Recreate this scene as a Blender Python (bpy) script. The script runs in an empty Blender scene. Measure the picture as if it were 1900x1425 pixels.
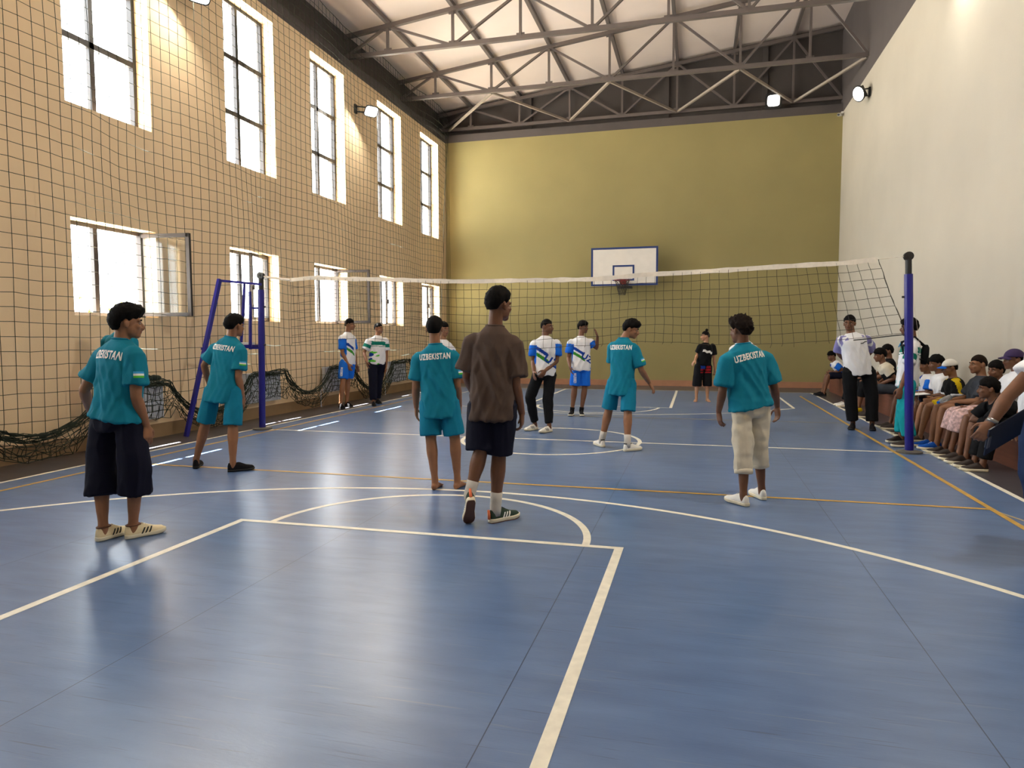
SKY, GROUND, SUN, EXPO, P_L, P_FILL = 8., 17., 90.0, 1.0, 36., 110.
import bpy, bmesh, math, random
from mathutils import Vector, Matrix, noise
from mathutils.bvhtree import BVHTree
random.seed(7)
S = bpy.context.scene
COL = S.collection
PI = math.pi
V = Vector

# ------------------------------------------------------------------ materials
def lin(c):
    return tuple(((x / 255) / 12.92 if x / 255 <= .04045 else ((x / 255 + .055) / 1.055) ** 2.4) for x in c)

MATS = {}
def mat(name, rgb, rough=.6, metal=0., var=.0, vscale=6., bump=0., bscale=60., spec=.5, stretch=None, srgb=True, emit=0.):
    if name in MATS: return MATS[name]
    m = bpy.data.materials.new(name); m.use_nodes = True
    nt = m.node_tree; b = nt.nodes['Principled BSDF']
    c = lin(rgb) if srgb else rgb
    b.inputs['Base Color'].default_value = (*c, 1)
    b.inputs['Roughness'].default_value = rough
    b.inputs['Metallic'].default_value = metal
    b.inputs['Specular IOR Level'].default_value = spec
    if emit:
        b.inputs['Emission Color'].default_value = (1, .97, .92, 1); b.inputs['Emission Strength'].default_value = emit
    tc = nt.nodes.new('ShaderNodeTexCoord'); mp = nt.nodes.new('ShaderNodeMapping')
    nt.links.new(tc.outputs['Object'], mp.inputs['Vector'])
    if stretch: mp.inputs['Scale'].default_value = stretch
    if var:
        n = nt.nodes.new('ShaderNodeTexNoise'); n.inputs['Scale'].default_value = vscale; n.inputs['Detail'].default_value = 5
        nt.links.new(mp.outputs[0], n.inputs['Vector'])
        r = nt.nodes.new('ShaderNodeMapRange'); r.inputs['From Min'].default_value = .3; r.inputs['From Max'].default_value = .7
        r.inputs['To Min'].default_value = 1 - var; r.inputs['To Max'].default_value = 1 + var
        nt.links.new(n.outputs['Fac'], r.inputs['Value'])
        mx = nt.nodes.new('ShaderNodeMix'); mx.data_type = 'RGBA'; mx.blend_type = 'MULTIPLY'; mx.inputs['Factor'].default_value = 1
        mx.inputs[6].default_value = (*c, 1); nt.links.new(r.outputs[0], mx.inputs[7])
        nt.links.new(mx.outputs[2], b.inputs['Base Color'])
    if bump:
        n = nt.nodes.new('ShaderNodeTexNoise'); n.inputs['Scale'].default_value = bscale; n.inputs['Detail'].default_value = 3
        nt.links.new(mp.outputs[0], n.inputs['Vector'])
        bp = nt.nodes.new('ShaderNodeBump'); bp.inputs['Strength'].default_value = bump; bp.inputs['Distance'].default_value = .01
        nt.links.new(n.outputs['Fac'], bp.inputs['Height']); nt.links.new(bp.outputs[0], b.inputs['Normal'])
    MATS[name] = m
    return m

# ------------------------------------------------------------------ mesh builder
class MB:
    def __init__(s): s.v = []; s.f = []; s.m = []
    def add(s, vs, fs, mi=0):
        o = len(s.v); s.v += [V(p) for p in vs]
        for f in fs: s.f.append([i + o for i in f]); s.m.append(mi)
    def box(s, a, b, mi=0):
        x0, y0, z0 = a; x1, y1, z1 = b
        s.add([(x0,y0,z0),(x1,y0,z0),(x1,y1,z0),(x0,y1,z0),(x0,y0,z1),(x1,y0,z1),(x1,y1,z1),(x0,y1,z1)],
              [(0,3,2,1),(4,5,6,7),(0,1,5,4),(1,2,6,5),(2,3,7,6),(3,0,4,7)], mi)
    def obox(s, c, ax, ay, az, mi=0):
        c = V(c); vs = []
        for k in (-1, 1):
            for i, j in ((-1,-1),(1,-1),(1,1),(-1,1)): vs.append(c + V(ax)*i + V(ay)*j + V(az)*k)
        s.add(vs, [(0,3,2,1),(4,5,6,7),(0,1,5,4),(1,2,6,5),(2,3,7,6),(3,0,4,7)], mi)
    def beam(s, p, q, w, h=None, up=(0,0,1), mi=0):
        p, q = V(p), V(q); h = h or w; d = (q - p).normalized(); sd = d.cross(V(up))
        if sd.length < 1e-3: sd = d.cross(V((0,1,0)))
        sd.normalize(); u = sd.cross(d)
        s.obox((p + q) / 2, d * ((q - p).length / 2), sd * (w / 2), u * (h / 2), mi)
    def tube(s, pts, r, n=8, mi=0, caps=True):
        pts = [V(p) for p in pts]; rs = r if isinstance(r, (list, tuple)) else [r] * len(pts)
        rings = []; prev = None
        for i, p in enumerate(pts):
            t = (pts[min(i+1, len(pts)-1)] - pts[max(i-1, 0)])
            if t.length < 1e-9: t = V((0,0,1))
            t.normalize()
            if prev is None:
                a = t.cross(V((0,0,1)))
                if a.length < .05: a = t.cross(V((0,1,0)))
            else: a = prev - t * prev.dot(t)
            a.normalize(); prev = a; b = t.cross(a)
            rings.append([p + (a * math.cos(2*PI*k/n) + b * math.sin(2*PI*k/n)) * rs[i] for k in range(n)])
        s.loft(rings, mi, caps)
    def loft(s, rings, mi=0, caps=True):
        n = len(rings[0]); o = len(s.v)
        for r in rings: s.v += [V(p) for p in r]
        for i in range(len(rings) - 1):
            for k in range(n):
                a = o + i*n + k; b = o + i*n + (k+1) % n
                s.f.append([a, b, b + n, a + n]); s.m.append(mi)
        if caps:
            s.f.append([o + k for k in range(n)][::-1]); s.m.append(mi)
            s.f.append([o + (len(rings)-1)*n + k for k in range(n)]); s.m.append(mi)
    def ball(s, c, r, R=None, nu=14, nv=9, mi=0):
        c = V(c); r = r if isinstance(r, (list, tuple)) else (r, r, r)
        rings = []
        for j in range(nv + 1):
            th = PI * (j + .02) / (nv + .04); ring = []
            for k in range(nu):
                a = 2*PI*k/nu
                p = V((r[0]*math.sin(th)*math.cos(a), r[1]*math.sin(th)*math.sin(a), -r[2]*math.cos(th)))
                ring.append(c + (R @ p if R else p))
            rings.append(ring)
        s.loft(rings, mi)
    def build(s, name, mats, parent=None, smooth=False, org=None):
        me = bpy.data.meshes.new(name)
        o0 = org if org is not None else (parent_loc(parent) if parent else V((0,0,0)))
        me.from_pydata([tuple(p - o0) for p in s.v], [], s.f)
        mats = mats if isinstance(mats, (list, tuple)) else [mats]
        for m in mats: me.materials.append(m)
        if len(mats) > 1:
            for p, k in zip(me.polygons, s.m): p.material_index = k
        if smooth:
            for p in me.polygons: p.use_smooth = True
        me.update()
        o = bpy.data.objects.new(name, me); COL.objects.link(o)
        if parent: o.parent = parent
        elif org is not None: o.location = o0
        return o

def parent_loc(o):
    p = V((0,0,0))
    while o is not None: p += o.location; o = o.parent
    return p
def tag(o, label=None, cat=None, group=None, kind=None):
    if label: o['label'] = label
    if cat: o['category'] = cat
    if group: o['group'] = group
    if kind: o['kind'] = kind
    return o
def thing(name, label, cat, loc=(0,0,0), group=None):
    o = bpy.data.objects.new(name, None); o.empty_display_size = .1; COL.objects.link(o); o.location = loc
    return tag(o, label, cat, group)
def struct(o): o['kind'] = 'structure'; return o
def link_loops(mb, pts_list): pass

# ------------------------------------------------------------------ dimensions (metres)
LW, RW, BW, NW, H = -5.78, 5.66, 11.27, -11.3, 7.5
# ------------------------------------------------------------------ setting materials
def floor_material():
    m = bpy.data.materials.new('blue_sports_floor'); m.use_nodes = True; nt = m.node_tree; N = nt.nodes; L = nt.links
    b = N['Principled BSDF']
    geo = N.new('ShaderNodeTexCoord')
    def noise_(scale, detail, vec, dist=0.):
        n = N.new('ShaderNodeTexNoise'); n.inputs['Scale'].default_value = scale; n.inputs['Detail'].default_value = detail
        n.inputs['Distortion'].default_value = dist; L.new(vec, n.inputs['Vector']); return n.outputs['Fac']
    def ramp(fac, stops):
        r = N.new('ShaderNodeValToRGB'); e = r.color_ramp.elements
        e[0].position, e[0].color = stops[0][0], (*stops[0][1], 1); e[1].position, e[1].color = stops[-1][0], (*stops[-1][1], 1)
        for p, c in stops[1:-1]: x = e.new(p); x.color = (*c, 1)
        L.new(fac, r.inputs[0]); return r.outputs[0]
    def mapv(sc, rot=0.):
        mp = N.new('ShaderNodeMapping'); mp.inputs['Scale'].default_value = sc; mp.inputs['Rotation'].default_value = (0, 0, rot)
        L.new(geo.outputs['Object'], mp.inputs['Vector']); return mp.outputs[0]
    def mixc(f, a, c, mode='MIX'):
        x = N.new('ShaderNodeMix'); x.data_type = 'RGBA'; x.blend_type = mode
        if isinstance(f, (int, float)): x.inputs['Factor'].default_value = f
        else: L.new(f, x.inputs['Factor'])
        for k, q in ((6, a), (7, c)):
            if isinstance(q, tuple): x.inputs[k].default_value = (*q, 1)
            else: L.new(q, x.inputs[k])
        return x.outputs[2]
    base = ramp(noise_(.55, 6, mapv((1, 1, 1)), .4), [(.3, FLOOR_A), (.7, FLOOR_B)])
    streak = ramp(noise_(3.2, 7, mapv((.7, 2.6, 1), .35), .3), [(.28, (.80, .82, .85)), (.72, (1.13, 1.12, 1.10))])
    col = mixc(1., base, streak, 'MULTIPLY')
    sc1 = ramp(noise_(7, 2, mapv((.30, 11, 1), .9), .25), [(.655, (0, 0, 0)), (.72, (.5, .5, .5))])
    sc2 = ramp(noise_(6, 2, mapv((.35, 13, 1), -.5), .3), [(.665, (0, 0, 0)), (.73, (.5, .5, .5))])
    sc3 = ramp(noise_(6, 2, mapv((.3, 14, 1), .2), .3), [(.67, (0, 0, 0)), (.74, (.45, .45, .45))])
    col = mixc(sc1, col, (.045, .055, .075)); col = mixc(sc2, col, (.05, .06, .08)); col = mixc(sc3, col, (.24, .27, .30))
    # roll seams every 1.8 m across the hall
    sx = N.new('ShaderNodeSeparateXYZ'); L.new(geo.outputs['Object'], sx.inputs[0])
    def mth(op, a, bb=None):
        x = N.new('ShaderNodeMath'); x.operation = op
        for k, q in ((0, a), (1, bb)):
            if q is None: continue
            if isinstance(q, (int, float)): x.inputs[k].default_value = q
            else: L.new(q, x.inputs[k])
        return x.outputs[0]
    fr = mth('PINGPONG', mth('ADD', sx.outputs[0], .61), .9)
    seam = mth('LESS_THAN', fr, .0024)
    col = mixc(seam, col, (.03, .05, .10))
    # the strip outside the sidelines is charcoal
    ins = mth('MULTIPLY', mth('MULTIPLY', mth('GREATER_THAN', sx.outputs[0], -4.906), mth('LESS_THAN', sx.outputs[0], 4.774)), mth('LESS_THAN', sx.outputs[1], 9.49))
    dk = mixc(1., (.06, .058, .068), streak, 'MULTIPLY')
    col = mixc(ins, dk, col)
    L.new(col, b.inputs['Base Color'])
    rr = N.new('ShaderNodeMapRange'); rr.inputs['To Min'].default_value = .279; rr.inputs['To Max'].default_value = .315
    L.new(noise_(4, 4, mapv((1, 2.5, 1), .3), .2), rr.inputs['Value']); L.new(rr.outputs[0], b.inputs['Roughness'])
    b.inputs['Specular IOR Level'].default_value = .55
    bp = N.new('ShaderNodeBump'); bp.inputs['Strength'].default_value = .035; bp.inputs['Distance'].default_value = .01
    L.new(noise_(60, 2, mapv((.6, 1.6, 1), .3), .2), bp.inputs['Height']); L.new(bp.outputs[0], b.inputs['Normal'])
    return m
FLOOR_A, FLOOR_B = (.078, .142, .30), (.118, .185, .335)

M_left = mat('left_wall_paint_light_baked', (238, 211, 172), .85, var=.05, vscale=1.2, bump=.15, bscale=90)  # same paint on all walls; lightened here in place of bounce light
M_back = mat('back_wall_paint_light_baked', (150, 138, 92), .85, var=.05, vscale=.8, bump=.15, bscale=90)  # same wall paint, darkened in place of weaker light
M_right = mat('right_wall_paint_light_baked', (188, 180, 165), .85, var=.05, vscale=.7, bump=.2, bscale=90)  # same wall paint, toned down in place of weaker window light
M_band = mat('grey_ring_beam_paint', (84, 77, 76), .8, var=.06, vscale=2.)
M_gable = mat('dark_grey_upper_wall_paint', (76, 70, 68), .85, var=.12, vscale=1.)
M_ceil = mat('off_white_roof_panel', (244, 228, 218), .6, var=.04, vscale=.8)
M_steel = mat('grey_painted_steel', (102, 93, 90), .45, metal=.0, var=.06, vscale=5.)
M_steel_l = mat('light_grey_painted_steel', (150, 138, 126), .45, var=.06, vscale=5.)
M_frame = mat('dark_brown_window_frame', (34, 28, 29), .5)
M_skirt = mat('terracotta_skirting_paint', (168, 120, 92), .6, var=.08, vscale=4.)
M_skirt_l = mat('brown_tan_skirting_paint', (150, 122, 90), .6, var=.08, vscale=4.)
M_white_line = mat('white_line_paint', (226, 221, 206), .45, var=.10, vscale=14.)
M_yellow_line = mat('ochre_line_paint', (186, 146, 62), .45, var=.16, vscale=9.)
M_yellow_old = mat('faded_ochre_line_paint', (150, 138, 112), .45, var=.16, vscale=9.)
M_blue = mat('navy_blue_gloss_paint', (26, 24, 124), .3, var=.05)
M_black = mat('matte_black', (18, 17, 19), .5)
M_white = mat('white_plastic', (232, 230, 226), .5)
M_netgreen = mat('dark_green_net_cord', (34, 44, 32), .8, var=.2, vscale=9.)
M_vnet = mat('brown_grey_net_cord', (50, 44, 34), .8)
M_tape = mat('white_net_tape', (222, 212, 198), .7, var=.08, vscale=18.)
def glass_material():
    m = bpy.data.materials.new('window_glass'); m.use_nodes = True; nt = m.node_tree; nt.nodes.clear()
    o = nt.nodes.new('ShaderNodeOutputMaterial'); t = nt.nodes.new('ShaderNodeBsdfTransparent'); g = nt.nodes.new('ShaderNodeBsdfGlossy')
    g.inputs['Roughness'].default_value = .02; t.inputs['Color'].default_value = (.96, .98, .98, 1)
    f = nt.nodes.new('ShaderNodeLayerWeight'); f.inputs['Blend'].default_value = .12
    pw = nt.nodes.new('ShaderNodeMath'); pw.operation = 'MULTIPLY'; pw.inputs[1].default_value = .5; nt.links.new(f.outputs['Facing'], pw.inputs[0])
    mx = nt.nodes.new('ShaderNodeMixShader'); nt.links.new(pw.outputs[0], mx.inputs[0]); nt.links.new(t.outputs[0], mx.inputs[1]); nt.links.new(g.outputs[0], mx.inputs[2])
    nt.links.new(mx.outputs[0], o.inputs[0]); return m
M_glass = glass_material()
M_lamp = mat('lit_lamp_lens', (255, 255, 255), .4, emit=4.)

# ------------------------------------------------------------------ floor and lines
mb = MB(); mb.box((-6.3, -11.6, -.12), (6.0, 11.7, 0)); floor = struct(mb.build('floor', floor_material()))
def strip(mb, pts, w, z):
    pts = [V((*p, z)) for p in pts]; n = len(pts); L = []; R = []
    for i, p in enumerate(pts):
        d = (pts[min(i+1, n-1)] - pts[max(i-1, 0)]).normalized(); s = V((-d.y, d.x, 0)) * (w / 2)
        L.append(p + s); R.append(p - s)
    mb.add(L + R, [(i, n + i, n + i + 1, i + 1) for i in range(n - 1)])
XC = -.07
wl = MB(); W_ = .055
for x in (-4.906, 4.774): strip(wl, [(x, -9.5), (x, 9.5)], W_, .0015)
for y in (-9.49, 9.49): strip(wl, [(-4.93, y), (4.8, y)], W_, .0015)
strip(wl, [(-4.9, 0), (4.77, 0)], W_, .0018)
strip(wl, [(XC + 1.256*math.cos(a*PI/60), 1.256*math.sin(a*PI/60)) for a in range(121)], W_, .0012)
for s in (-1, 1):
    for e in (-1.60, 1.43): strip(wl, [(e, s*9.46), (e, s*4.85)], .06, .0015)
    strip(wl, [(-1.63, s*4.873), (1.46, s*4.873)], W_, .0018)
    strip(wl, [(XC + 1.2625*math.cos(a*PI/48), s*(4.873 - 1.2625*math.sin(a*PI/48))) for a in range(49)], W_, .0012)
    a0 = math.acos(3.92 / 4.932); K = 60
    arc = [(XC + 4.932*math.cos(a0 + (PI - 2*a0)*k/K), s*(8.346 - 4.932*math.sin(a0 + (PI - 2*a0)*k/K))) for k in range(K+1)]
    strip(wl, arc, W_, .0012)
    for e in (arc[0], arc[-1]): strip(wl, [(e[0], e[1]), (e[0], s*9.49)], W_, .0014)
wl.build('white_line_marking', M_white_line, floor)
yl = MB()
for x in (-4.54, 4.37): strip(yl, [(x, -9.), (x, 8.4)], .05, .0022)
strip(yl, [(-4.54, -3), (4.37, -3)], .05, .0024)
yl.build('yellow_line_marking', M_yellow_line, floor)
yl = MB(); strip(yl, [(-4.54, 3), (4.37, 3)], .05, .0024); strip(yl, [(4.37, -3.05), (4.75, -4.2)], .03, .0008)
yl.build('faded_line_marking', M_yellow_old, floor)

# ------------------------------------------------------------------ left wall with openings
WIN = [(-8.35, -6.92), (-5.55, -4.12), (-2.45, -1.01), (.67, 2.10), (3.38, 4.79), (6.46, 7.90), (9.22, 10.64)]
UZ0, UZ1, LZ0, LZ1, TH = 4.45, 7.30, 1.76, 3.01, .40
ycut = [NW - .3] + [q for w in WIN for q in w] + [BW + .4]; zcut = [0, LZ0, LZ1, UZ0, UZ1, H]
def solid(i, j):
    if i < 0 or j < 0 or i >= len(ycut) - 1 or j >= len(zcut) - 1: return False
    return not (i % 2 == 1 and j in (1, 3))
mb = MB(); X0, X1 = LW - TH, LW
for i in range(len(ycut) - 1):
    for j in range(len(zcut) - 1):
        if not solid(i, j): continue
        a, b, c, d = ycut[i], ycut[i+1], zcut[j], zcut[j+1]
        mb.add([(X1,a,c),(X1,b,c),(X1,b,d),(X1,a,d)], [(0,1,2,3)]); mb.add([(X0,a,c),(X0,b,c),(X0,b,d),(X0,a,d)], [(3,2,1,0)])
        if not solid(i-1, j): mb.add([(X0,a,c),(X1,a,c),(X1,a,d),(X0,a,d)], [(0,1,2,3)])
        if not solid(i+1, j): mb.add([(X0,b,c),(X1,b,c),(X1,b,d),(X0,b,d)], [(3,2,1,0)])
        if not solid(i, j-1): mb.add([(X0,a,c),(X1,a,c),(X1,b,c),(X0,b,c)], [(3,2,1,0)])
        if not solid(i, j+1): mb.add([(X0,a,d),(X1,a,d),(X1,b,d),(X0,b,d)], [(0,1,2,3)])
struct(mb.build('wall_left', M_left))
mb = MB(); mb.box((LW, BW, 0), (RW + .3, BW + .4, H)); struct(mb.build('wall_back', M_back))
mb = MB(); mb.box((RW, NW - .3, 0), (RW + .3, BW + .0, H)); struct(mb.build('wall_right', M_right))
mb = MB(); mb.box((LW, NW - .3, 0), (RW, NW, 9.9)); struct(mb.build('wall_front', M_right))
# ring beam and the recessed upper walls
mb = MB(); mb.box((LW - TH, NW - .3, H), (LW, BW + .4, 7.73)); struct(mb.build('trim_1', M_band))
mb = MB(); mb.box((LW, BW, H), (RW, BW + .4, 7.73)); struct(mb.build('trim_2', M_band))
mb = MB(); mb.box((RW, NW - .3, H), (RW + .3, BW + .4, 10.1)); struct(mb.build('wall_right_upper', M_band))
mb = MB(); mb.box((LW - TH - .1, NW - .3, 7.73), (LW - .33, BW + .4, 9.0)); struct(mb.build('wall_left_upper', M_gable))
mb = MB(); mb.box((LW - .33, BW + .32, 7.73), (RW, BW + .7, 10.2)); struct(mb.build('wall_back_upper', M_gable))
mb = MB()
for x in (-3.2, .9, 3.6): mb.box((x, BW + .24, 7.73), (x + .14, BW + .33, 9.19 + .12*x))
struct(mb.build('trim_3', M_gable))
mb = MB(); mb.box((LW, BW - .025, 0), (RW, BW, .17)); struct(mb.build('baseboard_back', M_skirt))
mb = MB(); mb.box((LW, NW, 0), (LW + .025, BW - .025, .2)); struct(mb.build('baseboard_left', M_skirt_l))
mb = MB(); mb.box((RW - .025, NW, 0), (RW, BW - .025, .17)); struct(mb.build('baseboard_right', M_skirt))
# roof panels follow the slope of the top chords
zc = lambda x: 9.115 + .12 * x
mb = MB(); x0, x1 = -6.6, 6.0
mb.add([(x0,NW-.3,zc(x0)+.14),(x1,NW-.3,zc(x1)+.14),(x1,BW+.7,zc(x1)+.14),(x0,BW+.7,zc(x0)+.14),(x0,NW-.3,zc(x0)+.3),(x1,NW-.3,zc(x1)+.3),(x1,BW+.7,zc(x1)+.3),(x0,BW+.7,zc(x0)+.3)],
       [(0,3,2,1),(4,5,6,7),(0,1,5,4),(1,2,6,5),(2,3,7,6),(3,0,4,7)])
struct(mb.build('ceiling', M_ceil))
# unseen overhangs added outside the left wall to cut sunlight to slivers
mb = MB(); mb.box((-7.16, NW, 8.34), (LW - TH, BW + .6, 8.46)); struct(mb.build('sun_shade_upper', M_band))
mb = MB(); mb.box((-6.58, NW, 4.12), (LW - TH, BW + .4, 4.24)); struct(mb.build('sun_shade_lower', M_band))

# ------------------------------------------------------------------ windows
XG = LW - .27
def frame_bars(mb, x, y0, y1, z0, z1, w, t):
    mb.box((x - t/2, y0, z0), (x + t/2, y0 + w, z1)); mb.box((x - t/2, y1 - w, z0), (x + t/2, y1, z1))
    mb.box((x - t/2, y0 + w, z0), (x + t/2, y1 - w, z0 + w)); mb.box((x - t/2, y0 + w, z1 - w), (x + t/2, y1 - w, z1))
wn = 0
for i, (a, b) in enumerate(WIN):
    if i == 0: pass
    wn += 1
    r = struct(thing('window_%d' % wn, None, None, (XG, (a+b)/2, UZ0)))
    mb = MB(); frame_bars(mb, XG, a, b, UZ0, UZ1, .06, .08)
    ym = a + .47*(b - a); mb.box((XG-.035, ym - .035, UZ0+.05), (XG+.035, ym + .035, UZ1-.05))
    for k in (1, 2): z = UZ0 + (UZ1 - UZ0)*k/3; mb.box((XG-.035, a+.05, z-.04), (XG+.035, b-.05, z+.04))
    fr = mb.build('window_frame', M_frame, r)
    mb = MB(); mb.box((XG-.004, a+.04, UZ0+.04), (XG+.004, b-.04, UZ1-.04)); mb.build('pane', M_glass, r)
for i, (a, b) in enumerate(WIN):
    wn += 1
    r = struct(thing('window_%d' % wn, None, None, (XG, (a+b)/2, LZ0)))
    ang = {2: 97, 3: 14, 4: 97, 5: 9, 6: 12}.get(i, 20)
    ym = a + .42*(b - a)
    mb = MB(); frame_bars(mb, XG, a, b, LZ0, LZ1, .055, .08); mb.box((XG-.03, ym-.035, LZ0+.05), (XG+.03, ym+.035, LZ1-.05))
    mb.build('window_frame', M_frame, r)
    mb = MB(); mb.box((XG-.004, a+.04, LZ0+.04), (XG+.004, ym-.03, LZ1-.04)); mb.build('pane', M_glass, r)
    # casement hinged on the far jamb, swung into the hall
    hy, w = b - .05, b - .05 - ym - .02; t = math.radians(ang)
    d = V((math.sin(t), -math.cos(t), 0)); hx = V((XG + .035, hy, 0)); nrm = V((d.y, -d.x, 0))
    mb = MB(); zz0, zz1 = LZ0 + .05, LZ1 - .05
    for p, q in (((0, zz0), (0, zz1)), ((w, zz0), (w, zz1)), ((0, zz0), (w, zz0)), ((0, zz1), (w, zz1))):
        P, Q = hx + d*p[0], hx + d*q[0]; P.z, Q.z = p[1], q[1]
        mb.obox((P+Q)/2, d*(.027 + (Q-P).dot(d)/2), nrm*.025, V((0,0,.027 + abs(Q.z-P.z)/2)))
    sash = mb.build('casement', M_frame, r)
    mb = MB(); c = hx + d*(w/2); c.z = (zz0+zz1)/2; mb.obox(c, d*(w/2-.02), nrm*.004, V((0,0,(zz1-zz0)/2-.02))); mb.build('pane', M_glass, sash)
    mb = MB(); c = hx + d*(w-.01) + nrm*-.04; c.z = (zz0+zz1)/2; mb.obox(c, d*.012, nrm*.015, V((0,0,.06))); mb.build('handle', M_frame, sash)

# ------------------------------------------------------------------ roof trusses and purlins
NODES = [-4.98, -3.41, -1.86, -.30, 1.27, 2.84, 4.40]
TZ = 7.93
def truss(y, label):
    t = thing('roof_truss', label, 'roof truss', (0, y, TZ), 'steel roof trusses')
    mb = MB(); mb.beam((-6.05, y, zc(-6.05)), (5.66, y, zc(5.66)), .09); mb.build('top_chord', M_steel, t)
    mb = MB(); mb.beam((-6.05, y, TZ), (5.66, y, TZ), .09); mb.build('bottom_chord', M_steel, t)
    for x in NODES:
        mb = MB(); mb.beam((x, y, TZ + .04), (x, y, zc(x) - .04), .055); mb.build('vertical', M_steel, t)
    seq = [(-6.05, 0)] + [(x, 1 - i % 2) for i, x in enumerate(NODES)] + [(5.66, 0)]
    for (xa, ta), (xb, tb) in zip(seq[:-1], seq[1:]):
        mb = MB(); mb.beam((xa, y, zc(xa) if ta else TZ), (xb, y, zc(xb) if tb else TZ), .052); mb.build('diagonal', M_steel, t)
    for x, zz in [(x, TZ + .03) for x in NODES] + [(x, zc(x) - .03) for x in NODES]:
        mb = MB(); mb.obox((x, y, zz), (.09, 0, 0), (0, .012, 0), (0, 0, .07)); mb.build('gusset_plate', M_steel, t)
    return t
truss(11.42, 'grey steel roof truss standing on the ledge of the far wall')
truss(8.4, 'grey steel roof truss one bay in front of the far wall')
truss(5.4, 'grey steel roof truss nearest the viewer, cut by the top of the photo')
for i, x in enumerate(NODES):
    mb = MB(); mb.box((x - .04, NW, zc(x) + .045), (x + .04, BW + .32, zc(x) + .15)); struct(mb.build('roof_purlin', M_steel))
br = thing('roof_bracing', 'zigzag of light grey steel braces between the two far roof trusses', 'roof bracing', (0, 9.9, TZ))
zig = [(-5.7, 11.38), (-3.41, 8.44), (-1.86, 11.38), (-.3, 8.44), (1.27, 11.38), (2.84, 8.44), (4.4, 11.38), (5.64, 8.44)]
for p, q in zip(zig[:-1], zig[1:]):
    mb = MB(); mb.beam((*p, TZ - .03), (*q, TZ - .03), .055); mb.build('brace', M_steel_l, br)

# ------------------------------------------------------------------ flood lights
def flood(loc, dirv, up, label, w=.34, h=.27, wall=None, power=30., ov=False, lf=1.):
    t = thing('flood_light', label, 'flood light', loc, 'wall flood lights')
    loc = V(loc); d = V(dirv).normalized(); sd = d.cross(V(up)).normalized(); u = sd.cross(d)
    def ring(off, a, b, n=28, e=None):
        out = []
        for k in range(n):
            c, s_ = math.cos(2*PI*k/n), math.sin(2*PI*k/n); ex = 1. if ov else .45
            out.append(loc + d*off + sd*(a*math.copysign(abs(c)**ex, c)) + u*(b*math.copysign(abs(s_)**ex, s_)))
        return out
    mb = MB(); mb.loft([ring(-.05, w*.36, h*.36), ring(-.045, w*.44, h*.44), ring(.0, w*.5, h*.5), ring(.012, w*.5, h*.5)])
    for k in range(6): mb.obox(loc - d*.065 + sd*(w*(-.3+.12*k)), sd*.004, u*(h*.33), d*.02)
    mb.build('housing', M_black, t)
    mb = MB(); mb.loft([ring(.0125, w*.45*lf, h*.43*lf), ring(.0165, w*.44*lf, h*.42*lf)]); mb.build('lens', M_lamp, t)
    if wall is not None:
        mb = MB(); wl_ = V(wall)
        for s_ in (-1, 1): mb.beam(loc - d*.05 + u*(h*.22*s_), wl_ + V((0,0,1))*(h*.22*s_), .025)
        mb.box(tuple(wl_ - V((.02,.05,.1))), tuple(wl_ + V((.02,.05,.1)))); mb.build('bracket', M_black, t)
    ld = bpy.data.lights.new('flood_beam', 'AREA'); ld.energy = power; ld.shape = 'RECTANGLE'; ld.size = w*.85; ld.size_y = h*.8; ld.color = (1, .93, .8)
    lo = bpy.data.objects.new('flood_beam', ld); COL.objects.link(lo); lo.parent = t
    lo.matrix_local = Matrix.Translation(d*.03) @ Matrix((sd, u, -d)).transposed().to_4x4()
flood((LW+.34, 5.44, 6.68), (.62, -.42, -.66), (0,0,1), 'lit flood light on the netted wall between the third and fourth tall windows', wall=(LW+.02, 5.3, 6.72), power=P_L)
flood((LW+.34, -.32, 6.66), (.62, -.42, -.66), (0,0,1), 'lit flood light on the netted wall, cut by the top of the photo', wall=(LW+.02, -.42, 6.74), power=P_L)
flood((RW-.24, 8.13, 6.98), (-.86, -.20, -.42), (0,0,1), 'oval flood light on a bracket high on the pale wall', w=.5, h=.36, wall=(RW-.02, 8.13, 7.0), power=P_L*.1, ov=True)
flood((RW-.24, 2.2, 6.98), (-.42, -.1, -.9), (0,0,1), 'flood light high on the pale wall, above the photo edge', w=.5, h=.36, wall=(RW-.02, 2.2, 7.0), power=P_L*.3, ov=True)
flood((RW-.24, -3.7, 6.98), (-.85, .05, -.5), (0,0,1), 'added unseen flood light on the pale wall nearest the viewer', w=.5, h=.36, wall=(RW-.02, -3.7, 7.0), power=P_FILL, ov=True)  # no lamp seen here; added to brighten the netted wall
t = flood((3.87, 11.14, 7.92), (-.05, -1, -.25), (0,0,1), 'square flood light under the far roof truss', w=.44, h=.42, wall=(3.87, 11.36, 7.9), power=P_L*.06, lf=.80)
cc = thing('security_camera', 'small white security camera in the far corner under the grey beam', 'camera', (5.58, 11.2, 7.42))
mb = MB(); mb.box((5.6, 11.16, 7.42), (5.66, 11.27, 7.49)); mb.build('mount', M_white, cc)
mb = MB(); mb.tube([(5.62, 11.2, 7.42), (5.5, 10.98, 7.36)], .04, 12); mb.build('camera_body', M_white, cc, True)
mb = MB(); mb.tube([(5.5, 10.98, 7.36), (5.49, 10.962, 7.355)], .03, 12); mb.build('camera_lens', M_black, cc)

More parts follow.
